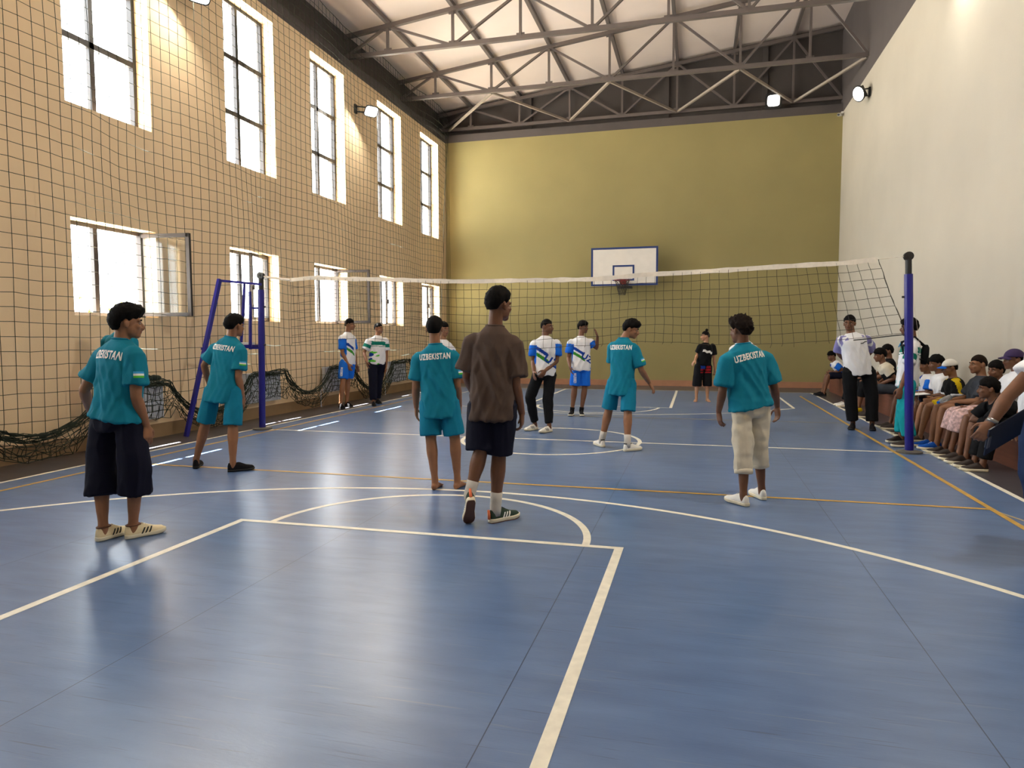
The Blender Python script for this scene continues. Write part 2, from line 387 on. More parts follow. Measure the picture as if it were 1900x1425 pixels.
# ------------------------------------------------------------------ basketball backboard
hp = thing('basketball_hoop', 'basketball backboard with red rim on the ochre far wall', 'basketball hoop', (-.12, BW, 2.9))
M_bb = mat('white_backboard', (226, 220, 212), .4, var=.03); M_bbl = mat('blue_backboard_line', (24, 52, 112), .4)
M_rim = mat('red_rim', (120, 24, 22), .4)
yb = BW - .6; bx0, bx1, bz0, bz1 = -1.08, .83, 2.92, 4.02
mb = MB(); mb.box((bx0, yb, bz0), (bx1, yb + .03, bz1)); board = mb.build('backboard', M_bb, hp)
mb = MB()
def rect(mb, a, b, c, d, w, y):
    for p, q in (((a,c),(b,c+w)), ((a,d-w),(b,d)), ((a,c+w),(a+w,d-w)), ((b-w,c+w),(b,d-w))): mb.box((p[0], y-.004, p[1]), (q[0], y+.001, q[1]))
rect(mb, bx0, bx1, bz0, bz1, .055, yb); rect(mb, -.455, .165, 3.06, 3.51, .05, yb); mb.build('board_line', M_bbl, board)
mb = MB(); cx_, cy_, rz = -.14, yb - .38, 3.05
mb.tube([(cx_+.225*math.cos(a*PI/16), cy_+.225*math.sin(a*PI/16), rz) for a in range(33)], .011, 8)
mb.box((cx_-.09, yb-.17, rz-.1), (cx_+.09, yb, rz+.03)); rim = mb.build('rim', M_rim, hp)
mb = MB()
for k in range(12):
    for sgn in (1, -1):
        pts = []
        for j in range(7):
            a = 2*PI*(k + sgn*j*.5)/12; rr_ = .22 - .13*(j/6)**.7; pts.append((cx_+rr_*math.cos(a), cy_+rr_*math.sin(a), rz - .42*j/6))
        mb.tube(pts, .005, 4)
mb.build('hoop_net', M_vnet, rim)
mb = MB()
for x in (-.45, .2):
    for z in (2.98, 3.85): mb.beam((x, yb+.03, z), (x, BW-.004, z), .05)
    mb.beam((x, yb+.05, 3.85), (x, BW-.03, 3.0), .04)
mb.beam((-.45, yb+.05, 2.98), (.2, yb+.05, 2.98), .05); mb.box((-.3, yb-.1, 2.84), (.1, yb+.2, 2.9)); mb.build('wall_bracket', M_black, hp)

# ------------------------------------------------------------------ volleyball posts and net
def vpost(x, lean, label, top, anchor):
    t = thing('volleyball_post', label, 'net post', (x, 0, 0), 'volleyball posts'); tp = V((x + lean, 0, top)); b0 = V((x, 0, 0))
    at = lambda z: b0 + (tp - b0)*(z/top)
    mb = MB(); mb.tube([at(.03), at(top - .27)], .05, 20); mb.build('post_tube', M_blue, t, False)
    mb = MB(); mb.tube([at(top - .27), at(top - .09)], .037, 16); mb.build('inner_tube', M_black, t)
    mb = MB(); c = at(top - .05); mb.tube([c + V((0,-.03,0)), c + V((0,.03,0))], .055, 20); mb.tube([c + V((0,-.04,0)), c + V((0,.04,0))], .015, 10); mb.build('pulley', M_black, t)
    mb = MB(); mb.tube([(x,0,.0),(x,0,.022),(x,0,.035)], [.15,.15,.07], 24); mb.build('base_plate', mat('worn_grey_steel', (92,88,82), .5, var=.15), t)
    for z in (1.35, 1.95):
        mb = MB(); c = at(z); mb.tube([c, c + V((.075*(1 if lean > 0 else -1), 0, 0))], .014, 10); mb.build('cable_hook', M_black, t)
    return t
vpost(-4.775, .05, 'navy blue volleyball post beside the umpire stand', 2.49, 0)
vpost(4.535, -.09, 'navy blue volleyball post in front of the seated spectators', 2.50, 0)
nt_ = thing('volleyball_net', 'sagging brown volleyball net with white top tape across the court', 'net', (0, 0, 1.4))
tapez = [(-4.2, 2.36), (-3.81, 2.385), (-3.17, 2.35), (-1.28, 2.27), (.53, 2.26), (1.4, 2.31), (3.67, 2.385), (4.11, 2.42)]
def interp(tb, x):
    if x <= tb[0][0]: return tb[0][1]
    for (a, p), (b, q) in zip(tb[:-1], tb[1:]):
        if x <= b: t = (x-a)/(b-a); t = t*t*(3-2*t)*.5 + t*.5; return p + (q-p)*t
    return tb[-1][1]
def npos(x, k):   # node in column x, row k below the tape
    f = max(0., (x - 2.0) / 2.1) ** 1.5
    z = interp(tapez, x) - .118*k*(1 - .05*math.sin(x*1.7)) + .012*noise.noise(V((x*3.1, k*.9, 1.)))
    if x > 3.6: z -= .03*k/8*(x-3.6)*0
    return V((x + .34*f*(k/8)*(1 if x > 2 else 0) + .012*noise.noise(V((x*2.3, k*.8, 7.))), .05*noise.noise(V((x*.7, k*.25, 3.))), z))
mb = MB(); ncol = 70; xs = [-4.2 + (4.1+4.2)*i/ncol for i in range(ncol+1)]
for x in xs: mb.tube([npos(x, k*.5) for k in range(17)] + ([npos(x, 8) + V((.02*random.uniform(-1,1), 0, -.05*random.random()-.01))] if random.random() < .8 else []), .0028, 4, caps=False)
for k in range(1, 9): mb.tube([npos(x, k) + V((0,0,0)) for x in xs], .0028, 4, caps=False)
mb.build('net_mesh', M_vnet, nt_)
mb = MB(); mb.tube([npos(x, 8) + V((0,0,-.02)) for x in xs[-5:]], .008, 6); mb.build('bottom_rope', M_black, nt_)
mb = MB(); mb.tube([npos(4.1, k*.5)+V((.008*random.uniform(-1,1),0,0)) for k in range(17)], .0035, 6); mb.build('edge_rope', M_vnet, nt_)
mb = MB(); rings = []
for i in range(141):
    x = -4.2 + 8.3*i/140; z = interp(tapez, x); w = .030 + .010*noise.noise(V((x*5, 0, 0))); tw = .45*noise.noise(V((x*2.2, 5, 0)))
    u = V((0, math.sin(tw), math.cos(tw))); s_ = V((0, math.cos(tw), -math.sin(tw))); c = V((x, .01*noise.noise(V((x*4, 2, 0))), z))
    rings.append([c+u*w+s_*.006, c+u*w-s_*.006, c-u*w-s_*.006, c-u*w+s_*.006])
mb.loft(rings); mb.build('top_tape', M_tape, nt_)
mb = MB(); mb.tube([(-4.725, 0, 2.44), (-4.2, 0, 2.365)], .006, 6); mb.tube([(4.1, 0, 2.42), (4.445, 0, 2.455)], .004, 6)
mb.tube([(-4.72, 0, 2.43), (-4.5, 0, 2.40), (-4.2, .0, 2.36)], [.012,.02,.024], 6); mb.tube([(4.445, .02, 2.45), (4.62, .02, 1.3), (4.62, .02, .6)], .0015, 5)
mb.build('net_cable', M_tape, nt_)

# ------------------------------------------------------------------ umpire stand beside the left post
us = thing('umpire_stand', 'blue metal umpire stand with white seat beside the left net post', 'umpire stand', (-5.1, -.3, 0))
mb = MB(); mb.beam((-5.38, -1.0, 0), (-5.24, -.32, 2.37), .055); mb.build('leg', M_blue, us)
mb = MB(); mb.beam((-5.17, -.1, 1.18), (-5.12, -.1, 1.31), .045); mb.build('seat_stub', M_blue, us)
mb = MB(); mb.beam((-5.24, -.32, 2.35), (-4.70, -.02, 2.30), .035); mb.build('hand_rail', M_blue, us)
mb = MB(); mb.tube([(-4.935, -.13, 2.31), (-4.96, -.13, 2.0), (-5.04, -.12, 1.33)], [.02,.026,.024], 10); mb.build('back_upright', M_blue, us)
mb = MB(); mb.tube([(-4.87, -.09, 2.30), (-4.87, -.09, 2.18)], .008, 8); mb.tube([(-4.87, -.09, 2.19), (-4.87, -.09, 2.0)], .024, 10); mb.tube([(-4.87,-.09,2.0),(-4.89,-.09,1.28)], .026, 10); mb.build('back_upright', M_blue, us)
for z in (1.93, 1.30):
    mb = MB(); mb.beam((-4.88, -.09, z), (-4.70, 0, z), .03); mb.build('clamp_arm', M_blue, us)
mb = MB(); mb.box((-5.16, -.30, 1.355), (-4.91, .06, 1.39)); mb.build('seat', M_white, us)
mb = MB(); mb.box((-5.2, -.33, 1.30), (-4.87, .09, 1.353)); mb.build('seat_frame', M_blue, us)
mb = MB(); mb.beam((-5.34, -.66, 1.3), (-5.1, -.1, 1.3), .035); mb.build('side_arm', M_blue, us)

# ------------------------------------------------------------------ radiators behind the net
M_rad = mat('white_enamel_radiator', (206, 210, 220), .4, var=.05)
RAD = [(-5.3, -4.2, 'white radiator behind the net under the window nearest the viewer'), (-2.25, -1.12, 'white radiator behind the net beside the navy shorts, below the open casement'),
       (.80, 1.86, 'white radiator behind the net to the right of the umpire stand'), (3.50, 4.52, 'white radiator behind the net beside the boy in blue shorts'),
       (6.62, 7.72, 'white radiator behind the net past the man in navy trousers'), (9.3, 10.3, 'white radiator behind the net nearest the far corner')]
for a, b, lb in RAD[1:]:
    t = thing('radiator', lb, 'radiator', (LW+.1, (a+b)/2, .28), 'radiators along the netted wall')
    mb = MB(); n = int((b-a)/.08)
    for k in range(n):
        y = a + (b-a)*(k+.5)/n; mb.box((LW+.05, y-.034, .30), (LW+.135, y+.034, .81)); mb.box((LW+.07, y-.012, .3), (LW+.148, y+.012, .8))
    mb.build('rib_panel', M_rad, t)
    mb = MB(); mb.box((LW+.045, a, .81), (LW+.15, b, .835)); mb.build('top_grille', M_rad, t)
    mb = MB(); mb.tube([(LW+.09, a-.12, .0), (LW+.09, a-.12, .36), (LW+.09, a, .36)], .012, 8); mb.tube([(LW+.004, a+.1, .7), (LW+.07, a+.1, .7)], .012, 8); mb.tube([(LW+.004, b-.1, .7), (LW+.07, b-.1, .7)], .012, 8); mb.build('pipe', M_rad, t)
bag = thing('bag', 'dark green bag lying on the radiator beside the player in navy shorts', 'bag', (LW+.1, -1.4, .835))
mb = MB()
for k in range(7): mb.ball((LW+.1+random.uniform(-.01,.01), -1.62+.07*k, .875+random.uniform(-.01,.02)), (.05, .07, .045), nu=10, nv=6)
mb.build('bag_body', mat('dark_green_cloth', (30, 42, 36), .8, var=.2, vscale=20.), bag, True)
mb = MB(); mb.tube([(LW+.12, -1.55, .9), (LW+.13, -1.45, .95), (LW+.12, -1.3, .9)], .012, 8); mb.build('handle', M_black, bag)

# ------------------------------------------------------------------ safety net in front of the left wall
def zs(y):     # line along which the net is gathered
    spans = [(-9., -7.)] + [(a, b) for a, b, _ in RAD] + [(12., 13.)]
    for a, b in spans:
        if a <= y <= b: return .86
    for (a, b), (c, d) in zip(spans[:-1], spans[1:]):
        if b < y < c: t = (y-b)/(c-b); return .86 - (.54 + .10*math.sin(b*3.)) * (4*t*(1-t))**.75
    return .6
def nx(y, z):
    return -5.56 + .05*math.sin(y*1.9 + z*.25) * (1 - .25*math.cos(z)) + .045*noise.noise(V((y*.8, z*.35, 0)))
def nyz(y, z):
    g = .13*noise.noise(V((y*.55, z*.45, 4.)))
    yy = y + .06*noise.noise(V((y*.5, z*.5, 9.))); zz = z + g*.55 + .02*noise.noise(V((y*3., z*2., 2.)))
    return V((nx(y, z), yy, min(zz, 8.3)))
def yend(z): return 10.15 + 1.0*max(0., (z - 2.6)/5.2)**1.6 + (.2 if z < 1.5 else 0)*0
sn = thing('safety_net', 'dark green safety net hanging over the whole window wall', 'net', (-5.56, 2, .2))
mb = MB(); CELL = .165; cols = [-6.6 + CELL*i for i in range(108)]; rows = [8.25 - CELL*k for k in range(50)]
for y in cols:
    pts = [nyz(y, z) for z in rows if z > zs(y) and y < yend(z)]
    if len(pts) > 1:
        pts.append(V((nx(y, zs(y)), y, zs(y)))); mb.tube(pts, .0042, 3, caps=False)
for z in rows:
    run = [nyz(y, z) for y in cols if z > zs(y) and y < yend(z)]; seg = []
    for y in cols:
        if z > zs(y) and y < yend(z): seg.append(nyz(y, z))
        else:
            if len(seg) > 1: mb.tube(seg, .0042, 3, caps=False)
            seg = []
    if len(seg) > 1: mb.tube(seg, .0042, 3, caps=False)
mb.tube([nyz(yend(z) - .02, z) for z in rows if z > .9], .007, 4)
mb.tube([nyz(y, 8.25) for y in cols if y < 11.1], .008, 4)
mb.build('hanging_sheet', M_netgreen, sn)
mb = MB()
def zb(y): return max(.05, zs(y) - .30 - .10*noise.noise(V((y*1.1, 0, 0))) - (.22 if zs(y) > .84 else 0))
for layer in range(2):
    cy = [-6.6 + .125*i + .03*layer for i in range(137)]; nr = 6
    P = {}
    for i, y in enumerate(cy):
        for k in range(nr + 1):
            t = k/nr; z = zs(y) + (zb(y) - zs(y))*t
            P[i, k] = V((-5.53 + .03*layer + .05*math.sin(t*PI)*.6 + random.uniform(-.02,.02), y + random.uniform(-.045,.045), z + random.uniform(-.03,.03)))
    for i in range(len(cy)):
        if cy[i] > 10.3: continue
        mb.tube([P[i, k] for k in range(nr+1)], .0052, 3, caps=False)
    for k in range(nr + 1):
        mb.tube([P[i, k] for i in range(len(cy)) if cy[i] <= 10.3], .0052, 3, caps=False)
mb.build('gathered_skirt', M_netgreen, sn)
mb = MB()
for s_ in range(13):
    ph = random.uniform(0, 6)
    mb.tube([(-5.535 + .035*math.sin(y*3.1 + ph) + random.uniform(-.01,.01), y, zs(y) - .03 + .045*math.sin(y*2.3 + ph*1.7) + random.uniform(-.01,.01)) for y in [-6.6 + .09*i for i in range(188)]], .0065, 4, caps=False)
mb.build('gathered_bundle', M_netgreen, sn)

# ------------------------------------------------------------------ benches along the right wall
M_bench = mat('red_brown_painted_wood', (112, 66, 48), .55, var=.12, vscale=6., stretch=(1, .3, 4))
for i, (a, b, lb) in enumerate([(5.9, 10.2, 'long red-brown bench at the far end of the pale wall'), (1.55, 5.86, 'long red-brown bench behind the man with hands behind his back'), (-2.9, 1.51, 'red-brown bench under the nearest spectators')]):
    t = thing('bench', lb, 'bench', (5.46, (a+b)/2, 0), 'benches along the pale wall')
    mb = MB(); mb.box((5.30, a, .40), (5.63, b, .44)); mb.build('seat_board', M_bench, t)
    mb = MB(); mb.box((5.33, a+.02, .0), (5.355, b-.02, .40)); mb.build('front_board', M_bench, t)
    for y in (a+.03, b-.07):
        mb = MB(); mb.box((5.355, y, 0), (5.61, y+.04, .40)); mb.build('end_panel', M_bench, t)

# ------------------------------------------------------------------ light
w = bpy.data.worlds.new('World'); S.world = w; w.use_nodes = True
bg = w.node_tree.nodes['Background']; bg.inputs[1].default_value = 1.
wn_ = w.node_tree.nodes; wtc = wn_.new('ShaderNodeTexCoord'); wsx = wn_.new('ShaderNodeSeparateXYZ'); wmr = wn_.new('ShaderNodeMapRange'); wmx = wn_.new('ShaderNodeMix'); wmx.data_type = 'RGBA'
wmr.inputs['From Min'].default_value = -.05; wmr.inputs['From Max'].default_value = .05      # sunlit yard below the horizon, bright hazy sky above it
wmx.inputs[6].default_value = (GROUND, GROUND*.93, GROUND*.82, 1); wmx.inputs[7].default_value = (SKY*.92, SKY*.97, SKY, 1)
wl_ = w.node_tree.links; wl_.new(wtc.outputs['Generated'], wsx.inputs[0]); wl_.new(wsx.outputs[2], wmr.inputs['Value']); wl_.new(wmr.outputs[0], wmx.inputs['Factor']); wl_.new(wmx.outputs[2], bg.inputs[0])
for (z0, z1) in ((UZ0, UZ1), (LZ0, LZ1)):
    for a, b in WIN:
        ld = bpy.data.lights.new('window_portal', 'AREA'); ld.shape = 'RECTANGLE'; ld.size = b-a; ld.size_y = z1-z0; ld.cycles.is_portal = True
        lo = bpy.data.objects.new('window_portal', ld); COL.objects.link(lo); lo.location = (LW - TH + .02, (a+b)/2, (z0+z1)/2)
        lo.rotation_euler = Matrix(((0, 0, -1), (1, 0, 0), (0, 1, 0))).transposed().transposed().to_euler() if False else (PI/2, 0, -PI/2)
sl = bpy.data.lights.new('Sun', 'SUN'); sl.energy = SUN; sl.angle = .009; sl.color = (1, .96, .9)
so = bpy.data.objects.new('Sun', sl); COL.objects.link(so); so.rotation_euler = V((.369, -.147, -1.)).to_track_quat('-Z', 'Y').to_euler()

# ------------------------------------------------------------------ camera
cam = bpy.data.cameras.new('Camera'); cam.sensor_width = 36; cam.lens = 1288.6379/1900*36; cam.clip_end = 200
co = bpy.data.objects.new('Camera', cam); COL.objects.link(co); S.camera = co
yw, pt, rl = (math.radians(a) for a in (14.9008, -3.9424, -.1604))
fw = V((-math.sin(yw)*math.cos(pt), math.cos(yw)*math.cos(pt), math.sin(pt))); rt = V((math.cos(yw), math.sin(yw), 0)); up = rt.cross(fw)
r2 = rt*math.cos(rl) + up*math.sin(rl); u2 = -rt*math.sin(rl) + up*math.cos(rl)
co.matrix_world = Matrix.Translation((1.9338, -9.6521, 1.4775)) @ Matrix((r2, u2, -fw)).transposed().to_4x4()
S.view_settings.view_transform = 'Standard'; S.view_settings.look = 'None'; S.view_settings.gamma = 1; S.view_settings.use_curve_mapping = False
S.view_settings.exposure = EXPO

# ================================================================== people
def skin_mats(tone):
    r, g, b = tone
    return [mat('skin_%d_%d_%d' % tone, tone, .5, var=.08, vscale=14., bump=.05, bscale=150., spec=.35),
            mat('lips_%d_%d_%d' % tone, (int(r*.82), int(g*.62), int(b*.62)), .45)]
def cloth(name, rgb, var=.07): return mat(name, rgb, .85, var=var, vscale=9., bump=.25, bscale=220., spec=.2)
M_hair = mat('black_hair', (15, 12, 11), .75, var=.3, vscale=40., bump=.35, bscale=110., spec=.10, stretch=(1, 1, .25))
M_hairb = mat('dark_brown_hair', (30, 21, 16), .75, var=.3, vscale=40., bump=.35, bscale=110., spec=.10)
M_eye = mat('eye_white', (150, 136, 124), .45); M_iris = mat('dark_iris', (22, 13, 9), .15)
M_letter = mat('white_print', (236, 234, 230), .6)
M_teal = cloth('teal_jersey', (14, 118, 142)); M_teal2 = cloth('teal_shorts_cloth', (12, 116, 146)); M_jwhite = cloth('white_jersey', (226, 226, 230), .04)
M_jblue = cloth('royal_blue_cloth', (22, 102, 208)); M_dblue = cloth('deep_blue_print', (24, 62, 150)); M_green = cloth('green_print', (52, 132, 40))
M_tgreen = cloth('teal_green_print', (14, 116, 100)); M_navy = cloth('navy_cloth', (12, 13, 32)); M_blackc = cloth('black_cloth', (14, 14, 17))
M_brown = cloth('brown_cotton', (82, 66, 58), .09); M_cream = cloth('cream_jersey_cloth', (206, 196, 176)); M_grey = cloth('slate_grey_cotton', (62, 66, 74))
M_purple = cloth('pale_purple_cloth', (132, 128, 180)); M_yellowc = cloth('yellow_cloth', (214, 182, 24)); M_red = cloth('red_print', (152, 24, 34))
M_turq = cloth('turquoise_cloth', (18, 148, 158)); M_mint = cloth('pale_mint_print', (176, 208, 204)); M_floral = mat('pink_floral_cloth', (196, 164, 162), .85, var=.55, vscale=26.)
M_jean = cloth('blue_denim', (34, 50, 84), .15); M_tealpatch = cloth('light_blue_print', (70, 160, 214)); M_lgreen = cloth('bright_green_print', (86, 188, 60))
M_sock = cloth('grey_white_sock', (196, 190, 182)); M_sole = mat('off_white_rubber', (222, 212, 186), .55, var=.06, vscale=20.); M_solek = mat('black_rubber', (20, 20, 21), .6)
M_shoeW = mat('cream_leather', (224, 208, 170), .5, var=.05); M_shoeK = cloth('black_canvas', (20, 18, 22)); M_shoeG = cloth('dark_green_mesh', (50, 66, 56)); M_shoeB = cloth('bright_blue_mesh', (20, 78, 168))
M_gum = mat('brown_gum_rubber', (96, 58, 38), .6, var=.1); M_orange = cloth('coral_orange_fabric', (226, 122, 84)); M_whitel = mat('white_leather', (226, 222, 214), .5, var=.04)
M_stripe = cloth('warm_grey_stripe', (128, 118, 102))

def remesh(mb, vox, smooth=3, fac=.5):
    me = bpy.data.meshes.new('tmp'); me.from_pydata([tuple(p) for p in mb.v], [], mb.f); me.update()
    o = bpy.data.objects.new('tmp', me); COL.objects.link(o)
    m = o.modifiers.new('r', 'REMESH'); m.mode = 'VOXEL'; m.voxel_size = vox; m.use_smooth_shade = True
    if smooth: s_ = o.modifiers.new('s', 'SMOOTH'); s_.factor = fac; s_.iterations = smooth
    dg = bpy.context.evaluated_depsgraph_get(); dg.update()
    out = bpy.data.meshes.new_from_object(o.evaluated_get(dg))
    bpy.data.objects.remove(o); bpy.data.meshes.remove(me)
    return out
def put(me, name, mats, parent, org):
    me.transform(Matrix.Translation(-org)); me.name = name; me.materials.clear()
    for m in mats: me.materials.append(m)
    for p in me.polygons: p.use_smooth = True
    o = bpy.data.objects.new(name, me); COL.objects.link(o); o.parent = parent
    return o
def limb(mb, pts, rad, n=14, sub=4):
    """smooth tapering tube through pts; radii given per point"""
    pts = [V(p) for p in pts]; P, R = [], []
    for i in range(len(pts) - 1):
        for k in range(sub):
            t = k/sub; P.append(pts[i].lerp(pts[i+1], t)); R.append(rad[i] + (rad[i+1] - rad[i])*(t*t*(3-2*t)))
    P.append(pts[-1]); R.append(rad[-1])
    d0 = (P[1]-P[0]).normalized(); d1 = (P[-1]-P[-2]).normalized()
    P = [P[0] - d0*R[0]*.7, P[0] - d0*R[0]*.4] + P + [P[-1] + d1*R[-1]*.4, P[-1] + d1*R[-1]*.7]; R = [R[0]*.5, R[0]*.88] + R + [R[-1]*.88, R[-1]*.5]
    mb.tube(P, R, n)
def flat_limb(mb, pts, rad, n=18, sub=4):
    pts = [V(p) for p in pts]; P, R = [], []
    for i in range(len(pts) - 1):
        for k in range(sub):
            t = k/sub; P.append(pts[i].lerp(pts[i+1], t)); R.append(rad[i] + (rad[i+1] - rad[i])*t)
    mb.tube(P + [pts[-1]], R + [rad[-1]], n)
def ering(c, r, f, rx, fy, by=None, n=28, e=.82):
    by = by if by is not None else fy; out = []
    for k in range(n):
        a = 2*PI*k/n; ca, sa = math.cos(a), math.sin(a)
        out.append(c + r*(rx*math.copysign(abs(ca)**e, ca)) + f*((fy if sa > 0 else by)*math.copysign(abs(sa)**e, sa)))
    return out
def project(target, verts2d, faces, o, ru, uv, dr, mats, fm, name, parent, org, off=.003, back=.4, reach=.9):
    """lay flat printed shapes onto a garment: cast each point along dr onto target"""
    bvh = target
    vs, keep = [], {}
    for i, (a, b) in enumerate(verts2d):
        p = o + ru*a + uv*b; h = bvh.ray_cast(p - dr*back, dr, reach)
        if h[0] is not None and abs(h[1].dot(dr)) > .12: keep[i] = len(vs); vs.append(h[0] + (h[1] if h[1].dot(dr) < 0 else -h[1])*off)
    fs, ms = [], []
    for f, m in zip(faces, fm):
        if all(i in keep for i in f): fs.append([keep[i] for i in f]); ms.append(m)
    if not fs: return None
    mb = MB(); mb.v = vs; mb.f = fs; mb.m = ms
    return mb.build(name, mats, parent, True, None)
def text_mesh(txt, wid, hgt, slant=0., arc=0., step=.014, bold=.028):
    cu = bpy.data.curves.new('t', 'FONT'); cu.body = txt; cu.offset = bold; cu.space_character = 1.12; cu.resolution_u = 3
    o = bpy.data.objects.new('t', cu); COL.objects.link(o); dg = bpy.context.evaluated_depsgraph_get(); dg.update()
    me = bpy.data.meshes.new_from_object(o.evaluated_get(dg)); bpy.data.objects.remove(o); bpy.data.curves.remove(cu)
    bm = bmesh.new(); bm.from_mesh(me); bpy.data.meshes.remove(me)
    xs = [v.co.x for v in bm.verts]; ys = [v.co.y for v in bm.verts]; x0, x1, y0, y1 = min(xs), max(xs), min(ys), max(ys)
    for v in bm.verts: v.co = V(((v.co.x - x0)/(x1-x0)*wid - wid/2, (v.co.y - y0)/(y1-y0)*hgt - hgt/2, 0))
    for ax, L in ((0, wid), (1, hgt)):
        n = max(1, int(L/step))
        for k in range(1, n):
            c = V((0,0,0)); c[ax] = -L/2 + L*k/n; nn = V((0,0,0)); nn[ax] = 1
            bmesh.ops.bisect_plane(bm, geom=bm.verts[:] + bm.edges[:] + bm.faces[:], plane_co=c, plane_no=nn)
    bm.verts.index_update()
    vs = [(v.co.x + slant*v.co.y, v.co.y + arc*(1 - (2*v.co.x/wid)**2)) for v in bm.verts]; fs = [[v.index for v in f.verts] for f in bm.faces]
    bm.free(); return vs, fs
def grid2d(w, h, nu, nv):
    vs = [(-w/2 + w*i/nu, -h/2 + h*j/nv) for j in range(nv+1) for i in range(nu+1)]
    fs = [[j*(nu+1)+i, j*(nu+1)+i+1, (j+1)*(nu+1)+i+1, (j+1)*(nu+1)+i] for j in range(nv) for i in range(nu)]
    return vs, fs

def hand(mb, wr, d, palm, side, k, curl, r=.0085, spread=1.):
    """palm and five separate fingers; d: direction of the hand, palm: way the palm faces, side: towards the thumb"""
    d = d.normalized(); side = (side - d*side.dot(d)).normalized(); palm = d.cross(side)*(1 if d.cross(side).dot(palm) > 0 else -1)
    rings = []
    for t, w, h in ((0, .026, .020), (.02, .030, .019), (.05, .039, .017), (.08, .042, .0145), (.093, .040, .012)):
        rings.append(ering(wr + d*(t*k), side, palm, w*k, h*k, n=16, e=.75))
    mb.loft(rings)
    for i, (o, L, a) in enumerate(((.030, .072, .10), (.0102, .080, .02), (-.0102, .075, -.05), (-.029, .060, -.13))):
        b = wr + d*(.088*k) + side*(o*k); dr = (d + side*(a*spread)).normalized(); pts = [b - d*(.012*k), b]; ang = 0
        for j, f in enumerate((.45, .31, .24)):
            ang += curl*(.75, 1., .7)[j]*(1 + .14*i)
            pts.append(pts[-1] + (dr*math.cos(ang) + palm*math.sin(ang))*(L*f*k))
        limb(mb, pts, [r*k*1.08, r*k*1.08, r*k, r*k*.93, r*k*.8], 8, 2)
    b = wr + d*(.022*k) + side*(.026*k)
    p1 = b + (d*.5 + side*.62 + palm*.35).normalized()*(.040*k); p2 = p1 + (d*.86 + side*.22 + palm*.42).normalized()*(.030*k); p3 = p2 + (d*.9 - side*.05 + palm*.45).normalized()*(.024*k)
    limb(mb, [b, p1, p2, p3], [r*k*1.5, r*k*1.25, r*k*1.1, r*k*.85], 8, 2)

def build_head(mb, c, R, k):
    T = lambda x, y, z: c + R @ (V((x, y, z))*k)
    E = lambda p, r: mb.ball(T(*p), tuple(q*k for q in r), R, 18, 12)
    E((0, -.012, .030), (.074, .094, .083)); E((0, .022, -.035), (.061, .070, .072)); E((0, .060, -.086), (.030, .028, .024))
    E((0, .072, .022), (.056, .020, .016)); E((.036, .062, -.022), (.024, .024, .022)); E((-.036, .062, -.022), (.024, .024, .022)); E((0, .074, -.062), (.027, .020, .018))
    mb.tube([T(0, .080, .018), T(0, .096, -.008), T(0, .108, -.026), T(0, .102, -.038), T(0, .084, -.042)], [.007*k, .010*k, .013*k, .013*k, .009*k], 10)
    for s in (-1, 1):
        E((s*.014, .092, -.034), (.009, .012, .008))
        for q, r in (((s*.077, -.010, -.006), (.009, .018, .031)), ((s*.082, -.017, .006), (.008, .013, .018))): E(q, r)
        mb.tube([T(s*.016, .086, -.057), T(0, .091, -.056), T(-s*.016, .086, -.057)], .0055*k, 8)
    E((0, .083, -.067), (.018, .012, .007))

def build_hair(c, R, k, st, name, parent, org, m):
    """st: line_front, line_side, line_back (elevations), thick, top, rough, fringe, seed"""
    mb = MB(); nu, nv = 56, 40; sd = st.get('seed', 0)*7.3; th = st.get('thick', .012); ro = st.get('rough', .006)
    rings = []
    for j in range(nv + 1):
        el = -PI/2*.96 + PI*.96*j/nv*1.0; el = min(el, PI/2*.99); ring = []
        for i in range(nu):
            az = 2*PI*i/nu; d = V((math.sin(az)*math.cos(el), math.cos(az)*math.cos(el), math.sin(el))); a = abs((az + PI) % (2*PI) - PI)/PI
            lf, ls, lb = st.get('front', .50), st.get('side', .02), st.get('back', -.62)
            if a < .30: line = lf + (.20 - 0)*0 + st.get('wave', .07)*noise.noise(V((az*2.2, sd, 1.)))*2
            elif a < .46: t = (a-.30)/.16; t = t*t*(3-2*t); line = lf + (ls + .10 - lf)*t
            elif a < .60: t = (a-.46)/.14; line = ls + .10 + .17*math.sin(t*PI)
            else: t = min(1, (a-.60)/.40*1.9); line = ls + .10 + (lb - (ls + .10))*t*t*(3-2*t)
            mk = max(0., min(1., (el - line)/.16 + .5)); mk = mk*mk*(3-2*mk)
            base = 1/math.sqrt((d.x/.079)**2 + (d.y/(.100 if d.y < 0 else .094))**2 + (d.z/(.116 if d.z > 0 else .108))**2)
            up_ = max(0, d.z); fr = max(0, d.y)*(1 if el > line else 0)
            ex = th + st.get('top', .012)*up_ + st.get('fringe', .0)*fr*math.exp(-((el - line - .30)/.45)**2) + st.get('backvol', .0)*max(0, -d.y)
            ex += ro*(noise.noise(d*6. + V((sd, 0, 0))) + .7*noise.noise(d*14. + V((sd, 3, 0))))
            tp = max(0., min(1., (el - line + .04)/(.42 + .40*a*a))); tp = .12 + .88*tp*tp*(3 - 2*tp)
            ex += ro*.8*noise.noise(V((d.x*19., d.y*19., d.z*5. + sd)))
            r = base*(.60*(1 - mk) + mk) + ex*mk*tp
            ring.append(c + R @ (d*r*k) + R @ V((0, -.004*k, .004*k)))
        rings.append(ring)
    mb.loft(rings)
    if st.get('bun'):
        mb.ball(c + R @ V((-.0*k, -.035*k, .150*k)), .036*k, R)
    return mb.build(name, m, parent, True)

